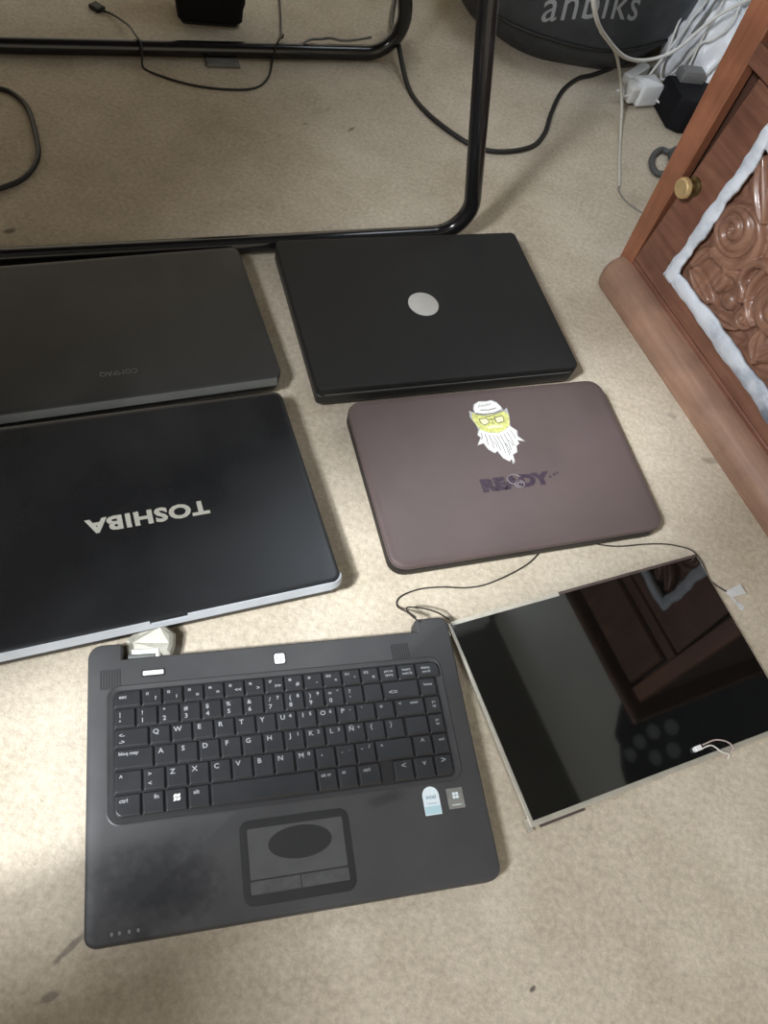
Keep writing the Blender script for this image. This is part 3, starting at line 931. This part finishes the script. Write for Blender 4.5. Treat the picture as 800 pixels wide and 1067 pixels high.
key(0.1368, 0.1530, *rows[4], [('end', .009, .0065, TNY)])
run(-0.1555, 5, [(0.0231, [('ctrl', .0080, .0060, .0048)], (0.0008, 0.0008, 0.0065, 0.0008)), (0.0194, [('fn', .0125, .0055, .0052)]), (0.0195, []),
                 (0.0195, [('alt', .0075, .0060, .0048)]), (0.0957, []), (0.0192, [('alt gr', .0085, .0060, .0040)]), (0.0192, [('=', .0060, .0060, .0058)]), (0.0222, [('ctrl', .0085, .0060, .0044)])])
run(0.0938, 5, [(0.0203, [('<', .0105, .0065, .0080)]), (0.0207, [('v', .0105, .0060, .0074)]), (0.0180, [('>', .0090, .0060, .0080)], (0.0008, 0.0008, 0.0008, 0.0065))])
bm = bmesh.new()      # four-pane flag on the system key
for i in range(2):
    for j in range(2):
        x0, y0 = -0.1058 + i * .0030, -0.0245 + j * .0031
        flat(bm, [(x0, y0), (x0 + .0025, y0 + .0005), (x0 + .0030, y0 + .0030), (x0 + .0005, y0 + .0025)], KZ + .00245, .0001)
link('flag_legend', bm, mat('bright_legend', (0.75, 0.75, 0.75, 1), .5), kb)
# touchpad
bm = bmesh.new()
plate(bm, round_rect(0.0980, 0.0700, 0.009, -0.0028, -0.0835), [(0, HZ - .001), (0.0004, HZ + .0005), (0.004, HZ + .0006)])
tp = link('touchpad', bm, MT['pad_dark'], hp)
bm = bmesh.new()
prism(bm, round_rect(0.0845, 0.0415, 0.0012, -0.0026, -0.0770), HZ, HZ + .0009)
link('touch_surface', bm, MT['pad'], tp)
for x0, x1 in ((-0.0452, -0.0022), (-0.0016, 0.0402)):
    bm = bmesh.new()
    prism(bm, round_rect(x1 - x0, 0.0108, 0.0012, (x0 + x1) / 2, -0.1042), HZ, HZ + .0011, .0004)
    link('touchpad_button', bm, MT['pad_button'], tp)
bm = bmesh.new()
flat(bm, [(0.0005 + 0.0282 * math.cos(2 * PI * i / 40), -0.0722 + 0.0138 * math.sin(2 * PI * i / 40)) for i in range(40)], HZ + .0009, .0001)
link('worn_oval', bm, MT['pad_dark'], tp)['label'] = 'dark oval worn into the touch surface'
# power button, square logo button, speakers
bm = bmesh.new(); prism(bm, round_rect(0.0215, 0.0070, 0.0014, -0.1200, 0.0960), HZ - .001, HZ + .0005); pw = link('power_button', bm, MT['pad_dark'], hp)
bm = bmesh.new(); prism(bm, round_rect(0.0190, 0.0044, 0.0010, -0.1200, 0.0960), HZ, HZ + .0012, .0004); link('button_cap', bm, MT['chrome'], pw)
bm = bmesh.new(); prism(bm, round_rect(0.0125, 0.0125, 0.0030, -0.0005, 0.0985), HZ - .001, HZ + .0004); lg = link('logo_badge', bm, MT['pad_dark'], hp)
bm = bmesh.new(); prism(bm, round_rect(0.0105, 0.0105, 0.0024, -0.0005, 0.0985), HZ, HZ + .0010, .0003); lp = link('badge_plate', bm, MT['chrome'], lg)
bm = bmesh.new(); text_into(bm, 'hp', 0.0072, T(-0.0005, 0.0985, HZ + .00105), 0, 0.0001, 0.0001); tube(bm, [(-.0005 + .0044 * math.cos(2 * PI * i / 24), .0985 + .0044 * math.sin(2 * PI * i / 24), HZ + .0010) for i in range(25)], 0.0003, 5)
link('badge_lettering', bm, mat('badge_grey', (0.36, 0.37, 0.38, 1), .5), lg)
for cx in (-0.1585, 0.1220):
    bm = bmesh.new()
    for i in range(8):
        x = cx - .0090 + i * .0024
        box(bm, x, x + .0012, 0.0835, 0.1025, HZ - .0003, HZ + .0003)
    link('speaker_grille', bm, MT['grille'], hp)
# palm-rest stickers
bm = bmesh.new()
pts = [(0.1175, -0.0665), (0.1335, -0.0665), (0.1335, -0.0500)] + [(0.1255 + .0080 * math.cos(PI * i / 10), -0.0490 + .0080 * math.sin(PI * i / 10)) for i in range(11)] + [(0.1175, -0.0500)]
flat(bm, pts, HZ, .0003, 0); s1k = link('palm_sticker', bm, MT['sticker_white'], hp)
bm = bmesh.new(); flat(bm, round_rect(0.0150, 0.0072, 0.0005, 0.1255, -0.0622), HZ + .0003, .0001); link('sticker_band', bm, MT['sticker_blue'], s1k)
bm = bmesh.new(); text_into(bm, 'intel', 0.0056, T(0.1255, -0.0505, HZ + .0004), 0, 0.0001, .00005); text_into(bm, 'Centrino', 0.0028, T(0.1255, -0.0562, HZ + .0004), 0, 0, .00005)
link('sticker_lettering', bm, MT['sticker_ink'], s1k)
bm = bmesh.new(); flat(bm, round_rect(0.0158, 0.0185, 0.0006, 0.1490, -0.0545), HZ, .0003); s2k = link('palm_sticker', bm, MT['sticker_grey'], hp)
bm = bmesh.new()
for i in range(2):
    for j in range(2): flat(bm, round_rect(.0026, .0026, .0004, 0.1478 + i * .0031, -0.0535 + j * .0031, 3), HZ + .0003, .0001)
flat(bm, round_rect(.0090, .0007, .0002, 0.1490, -0.0605, 2), HZ + .0003, .0001)
link('sticker_emblem', bm, MT['sticker_white'], s2k)
for i, x in enumerate((-0.1575, -0.1515, -0.1440, -0.1370)):
    bm = bmesh.new(); flat(bm, [(x + .0012 * math.cos(k * PI / 6), -0.1212 + .0016 * math.sin(k * PI / 6)) for k in range(12)], HZ, .0002)
    link('status_light', bm, MT['cable_grey'], hp)

# ------------------------------------------------------------------ bare screen panel
lc = empty('screen_panel', (0.3128, 0.4178, 0), 0.6553)
tag(lc, 'bare glossy black laptop screen panel in a pale metal rim', 'screen')
bm = bmesh.new()
prism(bm, round_rect(0.345, 0.223, 0.001), 0.0005, 0.0066, 0.0004)
lf = link('rim', bm, MT['panel_frame'], lc)
bm = bmesh.new()
prism(bm, [(-0.1685, -0.1062), (0.1705, -0.1062), (0.1705, 0.1098), (-0.1685, 0.1098)], 0.0060, 0.0078, 0.0003)
link('screen', bm, MT['glass_black'], lc)
bm = bmesh.new()
box(bm, -0.1685, -0.030, 0.1072, 0.1117, 0.0064, 0.0082)
link('light_strip', bm, MT['panel_frame'], lf)
bm = bmesh.new()
box(bm, -0.030, 0.172, 0.1085, 0.1120, 0.0062, 0.0080)
link('tape', bm, MT['panel_tape'], lf)
bm = bmesh.new()
box(bm, -0.1610, -0.110, -0.1140, -0.1112, 0.0, 0.004)
link('dark_edge_strip', bm, MT['panel_tape'], lf)  # dark strip below part of the panel's bottom edge
for (x, y) in ((-0.1735, -0.1085), (0.174, 0.104), (0.174, -0.1085), (-0.1735, 0.104)):
    bm = bmesh.new(); box(bm, x - .003, x + .003, y - .006, y + .006, 0.0008, 0.0048)
    link('mounting_tab', bm, MT['panel_frame'], lf)
Rz = Matrix.Rotation(-0.6553, 3, 'Z')
def L(p): return Rz @ (Vector(p) - Vector((0.3128, 0.4178, 0)))
bm = bmesh.new()
c = L((0.4035, 0.3645, 0))
plate(bm, round_rect(0.0085, 0.0055, 0.0005, c.x, c.y), [(0, 0.0082), (0, 0.0118), (.0005, .0122)])
box(bm, c.x - .0062, c.x - .0042, c.y - .0020, c.y + .0020, 0.0088, 0.0112)
pc = link('plug_connector', bm, MT['white_plastic'], lc)
for pts, m in (([(0.408, 0.370, .0105), (0.421, 0.380, .012), (0.434, 0.383, .012), (0.443, 0.380, .010), (0.442, 0.374, .006), (0.438, .368, .004)], 'wire_pink'),
               ([(0.408, 0.366, .0105), (0.418, 0.373, .011), (0.430, 0.370, .011), (0.440, 0.372, .008), (.441, .368, .004)], 'wire_white')):
    bm = bmesh.new(); tube(bm, catmull([L(q_) for q_ in pts], 8), 0.0008, 8)
    link('lead_wire', bm, MT[m], pc, smooth=True)

# ------------------------------------------------------------------ cords, wires and plugs
def cord(name, pts, r, m, label, cat='cable', group=None, k=8):
    base = Vector((pts[0][0], pts[0][1], 0))
    bm = bmesh.new()
    tube(bm, catmull([Vector(p) - base for p in pts], k), r, 10)
    o = link(name, bm, MT[m], None, smooth=True, loc=base)
    return tag(o, label, cat, group)

w1 = cord('antenna_wire', [(0.077,0.380,0.0295),(0.070,0.382,0.029),(0.062,0.392,0.016),(0.050,0.402,0.002),(0.050,0.414,0.002),(0.067,0.431,0.002),(0.091,0.444,0.002),(0.117,0.454,0.002),(0.138,0.467,0.002),
      (0.162,0.491,0.002),(0.181,0.515,0.002),(0.192,0.537,0.0016),(0.203,0.558,0.0016),(0.218,0.571,0.0016),(0.243,0.576,0.002),(0.260,0.577,0.002),(0.285,0.585,0.002),(0.315,0.601,0.002),
      (0.339,0.612,0.002),(0.356,0.6155,0.004),(0.374,0.6125,0.0098),(0.389,0.6030,0.0075),(0.406,0.585,0.002),(0.426,0.577,0.003)], 0.0009, 'wire_dark',
      'long thin dark wire curving from the open base past the screen panel', 'wire')
w2 = cord('short_wire', [(0.071,0.383,0.0298),(0.061,0.391,0.0215),(0.0605,0.396,0.0200),(0.076,0.401,0.0200),(0.092,0.403,0.0190),(0.108,0.404,0.0120)], 0.0009, 'wire_dark',
      'short looped dark wire end at the right hinge of the laptop base', 'wire')
# folded white tab at the end of the long wire
wb = Vector((0.077, 0.380, 0))
bm = bmesh.new()
tri = [(0.425, 0.577, 0.0015), (0.4385, 0.5895, 0.011), (0.4475, 0.580, 0.010), (0.433, 0.572, 0.0015)]
tri2 = [(0.426, 0.577, 0.002), (0.433, 0.573, 0.002), (0.4515, 0.5655, 0.003), (0.4475, 0.5590, 0.0015)]
for t_ in (tri, tri2):
    v = [bm.verts.new(Vector(p_) - wb) for p_ in t_]
    bm.faces.new(v)
ext = bmesh.ops.solidify(bm, geom=list(bm.faces), thickness=0.0009)
link('wire_tab', bm, MT['white_plastic'], w1)['label'] = 'folded white tab at the end of the wire'

cord('cable', [(-0.347,1.730,0.004),(-0.311,1.547,0.004),(-0.273,1.442,0.0285),(-0.222,1.357,0.004),(-0.170,1.301,0.004),(-0.099,1.265,0.004),(-0.055,1.260,0.004),(-0.016,1.280,0.004),
      (0.019,1.320,0.004),(0.031,1.372,0.004),(0.030,1.437,0.004),(0.036,1.520,0.004),(0.056,1.581,0.004),(0.080,1.612,0.004),(0.11,1.66,0.004)], 0.0042, 'cable_black',
      'thick black cord looping from the far tube behind the steel leg to the bag')
cord('cable', [(-0.785,0.957,0.0038),(-0.757,0.974,0.0038),(-0.735,0.974,0.0038),(-0.704,0.957,0.0038),(-0.670,0.918,0.0038),(-0.641,0.877,0.0038),(-0.630,0.847,0.0038),(-0.629,0.819,0.0038),
      (-0.637,0.795,0.0038),(-0.662,0.757,0.0038),(-0.70,0.72,0.0038)], 0.0038, 'cable_black', 'black cord curving on the carpet at the left edge, between the two tubes')
tc = cord('thin_cord', [(-0.738,1.250,0.004),(-0.715,1.246,0.006),(-0.672,1.215,0.018),(-0.640,1.180,0.0275),(-0.624,1.165,0.0275),(-0.617,1.152,0.015),(-0.612,1.146,0.002),(-0.582,1.142,0.002),(-0.533,1.148,0.002),(-0.483,1.168,0.002),(-0.444,1.199,0.002),
      (-0.436,1.240,0.002),(-0.447,1.287,0.004),(-0.445,1.295,0.0275),(-0.447,1.330,0.0275),(-0.455,1.350,0.010),(-0.470,1.385,0.002),(-0.489,1.432,0.002),(-0.528,1.521,0.002)], 0.0018, 'cable_black',
      'thin dark cord draped over the far tube with a small plug end')
bm = bmesh.new()
plate(bm, [(-0.004, -0.006), (0.004, -0.006), (0.004, 0.005), (-0.004, 0.005)], [(0.001, 0), (0, .001), (0, .007), (.001, .008)])
bmesh.ops.scale(bm, vec=(2.6, 1.5, 1.0), verts=bm.verts)
bmesh.ops.rotate(bm, cent=(0, 0, 0), matrix=Matrix.Rotation(-0.3, 3, 'Z'), verts=bm.verts)
bmesh.ops.translate(bm, vec=(-0.010, 0.004, 0), verts=bm.verts)
link('plug', bm, MT['rubber'], tc)
cord('wrapped_cord', [(-0.447,1.318,0.004),(-0.425,1.312,0.012),(-0.405,1.338,0.0285),(-0.392,1.372,0.020),(-0.375,1.372,0.0275),(-0.355,1.376,0.0285),(-0.335,1.396,0.0275),(-0.318,1.430,0.022)], 0.0022, 'cable_grey',
      'greyish cord lying along the right end of the far tube', k=10)

# white cables among the clutter at the top right
cord('white_cable', [(-0.000,1.264,0.36),(0.015,1.234,0.30),(0.037,1.262,0.25),(0.069,1.348,0.19),(0.114,1.459,0.125),(0.159,1.545,0.095),(0.200,1.592,0.105),(0.240,1.640,0.150),(0.290,1.720,0.165),(0.330,1.800,0.160)], 0.0033, 'cable_white',
      'thick white cable hanging over the black bag down to the white plug', group='white cables by the cabinet')
cord('white_cable', [(0.051,1.311,0.215),(0.077,1.371,0.175),(0.098,1.451,0.125),(0.124,1.510,0.065),(0.146,1.505,0.025),(0.161,1.453,0.004),(0.170,1.379,0.003),(0.178,1.324,0.003),(0.181,1.300,0.003)], 0.0026, 'cable_cream',
      'cream cable end crossing the thick white cable and trailing down the carpet', group='white cables by the cabinet')
cord('loose_wire', [(0.181,1.302,0.002),(0.184,1.286,0.002),(0.196,1.270,0.002),(0.214,1.259,0.002),(0.232,1.252,0.002)], 0.0009, 'cable_grey', 'thin grey bare wire on the carpet left of the brass knob', 'wire')
cord('grey_ring_cord', [(0.268,1.470,0.006),(0.255,1.450,0.006),(0.239,1.447,0.006),(0.228,1.421,0.006),(0.228,1.392,0.006),(0.242,1.372,0.006),(0.262,1.384,0.010),(0.262,1.410,0.010),(0.258,1.440,0.007)], 0.0055, 'cable_dark',
      'small grey curl of cord on the carpet against the cabinet side')

# charger plug: block, pins and cable plug
cp = empty('charger_plug', (0.182, 1.585, 0), math.radians(40))
tag(cp, 'white charger plug with metal pins lying beside the black adapter', 'plug')
bm = bmesh.new()
plate(bm, round_rect(0.050, 0.040, 0.006), [(0.003, 0.004), (0, 0.008), (0, 0.040), (0.002, 0.044), (0.006, 0.046)])
link('body', bm, MT['white_plastic'], cp, smooth='auto')
bm = bmesh.new()
plate(bm, round_rect(0.020, 0.030, 0.005, -0.034, 0.0), [(0.002, 0.010), (0, 0.012), (0, 0.036), (0.003, 0.040)])
link('plug_face', bm, MT['cable_white'], cp, smooth='auto')
for s in (-1, 1):
    bm = bmesh.new()
    tube(bm, [(-0.042, s * 0.009, 0.022), (-0.060, s * 0.009, 0.022)], 0.0024, 10)
    link('pin', bm, MT['chrome'], cp, smooth='auto')
cq = empty('cable_plug', (0.160, 1.665, 0), math.radians(-24))
tag(cq, 'slim white cable plug lying just behind the white charger plug', 'plug')
bm = bmesh.new()
plate(bm, round_rect(0.020, 0.075, 0.004, 0, 0), [(0.002, 0.0), (0, 0.003), (0, 0.016), (0.003, 0.019)])
link('body', bm, MT['cable_white'], cq, smooth='auto')
bm = bmesh.new()
box(bm, -0.006, 0.006, 0.037, 0.050, 0.005, 0.012)
link('tip', bm, MT['silver'], cq)
# black adapter
ad = empty('power_adapter', (0.262, 1.578, 0), math.radians(28))
tag(ad, 'black boxy power adapter between the white plug and the cabinet', 'adapter')
bm = bmesh.new()
plate(bm, [(-0.042, -0.030), (-0.022, -0.046), (0.030, -0.046), (0.044, -0.030), (0.044, 0.040), (-0.042, 0.040)], [(0.003, 0), (0, 0.004), (0, 0.056), (0.004, 0.062)])
link('body', bm, MT['case'], ad, smooth='auto')
bm = bmesh.new()
plate(bm, round_rect(0.050, 0.030, 0.004, 0.000, 0.030), [(0, 0.062), (0, 0.074), (0.004, 0.080)])
link('socket', bm, MT['cable_grey'], ad, smooth='auto')

# ------------------------------------------------------------------ black bag with lettering
bag = empty('black_bag', (-0.024, 1.783, 0), math.radians(20))
tag(bag, 'big rounded black bag with pale lettering standing behind the steel leg', 'bag')
def bag_r(th, ph):
    return 1 + 0.025 * math.sin(3 * th + 1) * math.cos(2 * ph) + 0.012 * math.sin(7 * th + 4 * ph)
bm = bmesh.new()
NA, NB = 64, 32
A, B, C = 0.252, 0.222, 0.17
loops = []
for j in range(NB + 1):
    ph = -PI / 2 + PI * (j + 0.02) / (NB + .04)
    loops.append([])
    for i in range(NA):
        th = 2 * PI * i / NA
        r_ = bag_r(th, ph)
        cph = abs(math.cos(ph)) ** 0.75
        sph = math.copysign(abs(math.sin(ph)) ** 0.9, math.sin(ph))
        loops[-1].append((A * r_ * cph * math.cos(th), B * r_ * cph * math.sin(th), max(0.0, 0.125 + C * r_ * sph) + 0.0005))
loft(bm, loops)
bvh = BVHTree.FromBMesh(bm)
bb = link('body', bm, MT['bag'], bag, smooth=True)
# piping seam low around the bag
def ring_at(z, off, n=72):
    pts = []
    for i in range(n + 1):
        th = 2 * PI * i / n
        d = Vector((-math.cos(th), -math.sin(th), 0))
        hit = bvh.ray_cast(Vector((math.cos(th) * .6, math.sin(th) * .6, z)), d)
        if hit[0]: pts.append(hit[0] - d * off)
    return pts
bm = bmesh.new()
tube(bm, ring_at(0.060, 0.001), 0.004, 8)
link('piping', bm, MT['rubber'], bag, smooth=True)
# lettering pressed onto the bag's face
tmp = bmesh.new()
text_into(tmp, 'anbiks', 0.063, Matrix.Identity(4), 0, 0.0002, 0.0, 1.1)
bmesh.ops.triangulate(tmp, faces=tmp.faces)
bmesh.ops.subdivide_edges(tmp, edges=tmp.edges, cuts=2, use_grid_fill=True)
TO, TX, TY = Vector((-0.045, -0.415, 0.287)), Vector((0.985, 0.0, 0.17)).normalized(), Vector((-0.10, 0.62, 0.78)).normalized()
TN = TX.cross(TY)
if TN.y < 0: TN = -TN
for v in tmp.verts:
    pnt = TO + TX * v.co.x + TY * v.co.y
    h_ = bvh.ray_cast(pnt - TN * 0.2, TN)
    v.co = (h_[0] - TN * 0.0015) if h_[0] else pnt
link('lettering', tmp, MT['bag_text'], bag)['label'] = 'pale lettering on the bag'
bm = bmesh.new()
tube(bm, catmull([(-0.10, 0.02, 0.285), (-0.07, 0.02, 0.33), (0.02, 0.02, 0.345), (0.11, 0.02, 0.33), (0.14, 0.02, 0.285)], 8), 0.010, 10)
link('handle', bm, MT['bag'], bag, smooth=True)

# white plastic sack with white cables over it
SA0 = Vector((0.292, 1.742, 0))
sa = empty('white_plastic_sack', SA0, math.radians(20))
tag(sa, 'crumpled white plastic sack between the black bag and the cabinet', 'bag')
bm = bmesh.new()
loops = []
for j in range(25):
    ph = -PI / 2 + PI * (j + .02) / 24.04
    lp_ = []
    for i in range(64):
        th = 2 * PI * i / 64
        r_ = 1 + 0.06 * math.sin(5 * th + 3 * ph) + 0.05 * math.sin(9 * th - 6 * ph + 1) + 0.03 * math.sin(17 * th + 11 * ph) + 0.025 * math.cos(23 * th - 5 * ph)
        c_ = math.cos(ph) ** .6
        lp_.append((0.098 * r_ * c_ * math.cos(th), 0.125 * r_ * c_ * math.sin(th), max(0, 0.06 + 0.085 * r_ * math.sin(ph)) + .0005))
    loops.append(lp_)
loft(bm, loops)
sbvh = BVHTree.FromBMesh(bm)
link('body', bm, MT['sack'], sa, smooth=True)
bm = bmesh.new()
loops = []
for j in range(8):
    z = 0.118 + j * 0.012
    loops.append([((0.03 + 0.006 * j) * math.cos(2 * PI * i / 30) * (1 + .25 * math.sin(i * 2.1 + j * .4)), .05 + (0.02 + 0.005 * j) * math.sin(2 * PI * i / 30) * (1 + .25 * math.sin(i * 1.7)), z) for i in range(30)])
loft(bm, loops)
link('gathered_neck', bm, MT['sack'], sa, smooth=True)
SR = Matrix.Rotation(math.radians(-20), 3, 'Z')
def drape(name, xy, r, m, label, lift=0.0, cat='cable', group='white cables by the cabinet'):
    pts = []
    for x, y in catmull([(a_, b_, 0) for a_, b_ in xy], 4) and [(p_.x, p_.y) for p_ in catmull([(a_, b_, 0) for a_, b_ in xy], 4)]:
        l_ = SR @ (Vector((x, y, 0)) - SA0)
        z = 0.0
        for dx, dy in ((0, 0), (.012, 0), (-.012, 0), (0, .012), (0, -.012)):
            h_ = sbvh.ray_cast(Vector((l_.x + dx, l_.y + dy, 1)), Vector((0, 0, -1)))
            if h_[0]: z = max(z, h_[0].z)
        pts.append([x, y, z])
    for _ in range(6):
        zz = [p_[2] for p_ in pts]
        for i in range(1, len(pts) - 1):
            pts[i][2] = max(zz[i], (zz[i - 1] + zz[i] + zz[i + 1]) / 3)
    cord(name, [(x, y, z + r + .002 + lift) for x, y, z in pts], r, m, label, cat, group, 3)
drape('white_cable', [(0.238,1.823),(0.223,1.707),(0.182,1.640),(0.184,1.620)], 0.0026, 'cable_white', 'white cable making the leftmost loop down the white sack towards the black adapter')
drape('white_cable', [(0.157,1.806),(0.160,1.688),(0.168,1.640),(0.186,1.618)], 0.0022, 'cable_white', 'thin white cable down the left edge of the white sack', 0.006)
drape('white_cable', [(0.346,1.728),(0.308,1.650),(0.265,1.600),(0.227,1.575),(0.190,1.600),(0.165,1.620)], 0.0024, 'cable_white', 'white cable running sideways across the foot of the white sack', 0.012)
drape('white_cable', [(0.271,1.826),(0.251,1.700),(0.239,1.630),(0.246,1.600)], 0.0020, 'cable_white', 'thin white cable down the middle of the white sack', 0.004)
drape('white_cable', [(0.202,1.800),(0.196,1.690),(0.212,1.640),(0.250,1.630),(0.276,1.660),(0.285,1.730)], 0.0022, 'cable_white', 'white cable lying in a round loop on top of the white sack', 0.008)
drape('grey_string', [(0.262,1.800),(0.238,1.690),(0.222,1.655)], 0.0028, 'cable_grey', 'short grey string lying on top of the white sack', 0.010)

# cloudy broken plastic piece by the left hinge
sh = empty('plastic_shard', (-0.170, 0.256, 0), 0.4727)
tag(sh, 'cloudy broken plastic piece lying between the open base and the silver-strip laptop', 'broken plastic')
SP = Vector((-0.170, 0.256, 0))
SRi = Matrix.Rotation(-0.4727, 3, 'Z')
outl = [(-0.184,0.238),(-0.158,0.251),(-0.147,0.256),(-0.149,0.268),(-0.154,0.280),(-0.171,0.283),(-0.190,0.268),(-0.194,0.254)]
lp2 = [SRi @ (Vector((x, y, 0)) - SP) for x, y in outl]
bm = bmesh.new()
pts = [(p_.x, p_.y) for p_ in lp2]
vs = plate(bm, pts, [(0.0, 0.0075), (0, 0.0145), (0.0025, 0.0165), (0.006, 0.0170)])
for v in bm.verts:
    v.co.z += 0.10 * v.co.y + 0.004 * math.sin(v.co.x * 160)
link('body', bm, MT['shard'], sh)
bm = bmesh.new()
box(bm, -0.017, 0.010, -0.013, -0.002, 0.014, 0.0215, bev=0.002)
link('white_block', bm, MT['shard_white'], sh)
bm = bmesh.new()
for i in range(5):
    pass
tube(bm, catmull([(-0.020, -0.019, 0.010), (-0.006, -0.020, 0.013), (0.006, -0.018, 0.011), (0.020, -0.015, 0.010)], 6), 0.0016, 8)
link('broken_edge', bm, MT['shard_white'], sh)
bm = bmesh.new()
box(bm, -0.012, 0.014, 0.002, 0.012, 0.0, 0.0085)
link('support_rib', bm, MT['shard'], sh)

# padded jacket on the back wall, seen only mirrored in the screen panel
jk = empty('hanging_jacket', room(0.64, 0.725, 0.0), ROOM_ROT)
tag(jk, 'dark padded jacket on the wall, mirrored in the lower right of the screen panel', 'jacket')
bm = bmesh.new()
loops = []
for j in range(20):
    t = j / 19
    z = 0.80 + 1.02 * t
    w = 0.20 + 0.03 * math.sin(t * 9) - 0.13 * max(0, (t - .8) / .2) ** 2 + 0.03 * t
    loops.append([(w * math.cos(2 * PI * i / 36), 0.055 * math.sin(2 * PI * i / 36), z) for i in range(36)])
loft(bm, loops)
link('body', bm, MT['jacket'], jk, smooth=True)
for sx in (-1, 1):
    bm = bmesh.new()
    tube(bm, catmull([(sx * .14, 0, 1.72), (sx * .22, -.01, 1.55), (sx * .25, -.01, 1.3), (sx * .24, -.02, 1.0)], 6), lambda t: .065 - .02 * t, 16)
    link('sleeve', bm, MT['jacket'], jk, smooth=True)
bm = bmesh.new()
box(bm, -0.02, 0.02, 0.02, 0.07, 1.80, 1.86, bev=.006)
link('hook', bm, MT['silver'], jk)
for x, z in ((-0.10, 1.42), (-0.115, 1.52), (-0.11, 1.62), (-0.09, 1.71), (-0.04, 1.47), (-0.045, 1.58)):
    bm = bmesh.new()
    lathe(bm, [(0.001, 0.0), (0.024, 0.0), (0.024, 0.006), (0.015, 0.012), (0.001, 0.013)], 20, 0, Matrix.Translation((x, -0.048, z)) @ Matrix.Rotation(PI / 2, 4, 'X') @ Matrix.Diagonal((1, 1.5, 1, 1)))
    link('sewn_patch', bm, MT['jacket_spot'], jk, smooth='auto')

# black case under the table
bc = empty('black_case', (-0.592, 1.352, 0), math.radians(30))
tag(bc, 'black upright case standing on the carpet behind the far steel tube', 'case')
bm = bmesh.new()
plate(bm, round_rect(0.118, 0.080, 0.014), [(0.010, 0.004), (0.004, 0.010), (0.003, 0.030), (0.0, 0.040), (0.0, 0.300), (0.004, 0.308), (0.012, 0.310)])
cb_ = link('body', bm, MT['case'], bc, smooth='auto')
bm = bmesh.new()
plate(bm, round_rect(0.098, 0.062, 0.010), [(0, 0.0), (0, 0.0045)])
link('foot_pad', bm, MT['rubber'], bc)
bm = bmesh.new()
tube(bm, fillet([(-0.04, 0, 0.305), (-0.04, 0, 0.345), (0.04, 0, 0.345), (0.04, 0, 0.305)], 0.012, 5), 0.006, 10)
link('carry_handle', bm, MT['rubber'], bc, smooth=True)

# two unseen blockers added to shade the carpet, wardrobe-shaped and seat-shaped, behind the camera
cu = empty('shade_blocker_tall', room(-0.07, -1.56), ROOM_ROT)
tag(cu, 'added wardrobe-shaped blocker, unseen behind the camera, shading the carpet at upper left', 'light_blocker')
bm = bmesh.new()
box(bm, -0.50, 0.50, -0.22, 0.22, 0.06, 2.05, bev=0.004)
link('body', bm, MT['wood'], cu)
bm = bmesh.new()
box(bm, -0.48, 0.48, -0.20, 0.18, 0.0, 0.06)
link('plinth', bm, MT['wood_dark'], cu)
for sx in (-1, 1):
    bm = bmesh.new()
    box(bm, min(sx * .005, sx * .49), max(sx * .005, sx * .49), 0.22, 0.238, 0.08, 2.02, bev=0.003)
    cdo = link('door', bm, MT['wood'], cu)
    bm = bmesh.new()
    lathe(bm, [(0.006, 0), (0.006, .01), (0.013, .016), (0.013, .024), (.008, .028)], 20, 0, Matrix.Translation((sx * .05, .238, 1.05)) @ Matrix.Rotation(-PI / 2, 4, 'X'))
    link('knob', bm, MT['brass'], cdo, smooth='auto')
be = empty('shade_blocker_low', room(1.17, -1.27), ROOM_ROT)  # added seat-shaped blocker, keeps window light off the near carpet
tag(be, 'added low padded blocker, unseen behind the camera, shading the near carpet', 'shade_blocker_low')
bm = bmesh.new()
box(bm, -0.50, 0.50, -0.20, 0.20, 0.36, 0.48, bev=0.02)
link('seat', bm, MT['bag'], be)
for sx in (-1, 1):
    for sy in (-1, 1):
        bm = bmesh.new()
        box(bm, sx * .46 - .02, sx * .46 + .02, sy * .16 - .02, sy * .16 + .02, 0.0, 0.36)
        link('leg', bm, MT['wood_dark'], be)

cl = empty('added_ceiling_light', room(-0.55, 0.42, 2.37), ROOM_ROT)  # unseen housing added for the overhead fill
tag(cl, 'added square ceiling fill light, unseen, brightening the space beyond the table', 'lamp')
bm = bmesh.new()
plate(bm, round_rect(0.66, 0.66, 0.02), [(0, 0.012), (0, 0.08)])
link('housing', bm, MT['white_plastic'], cl)
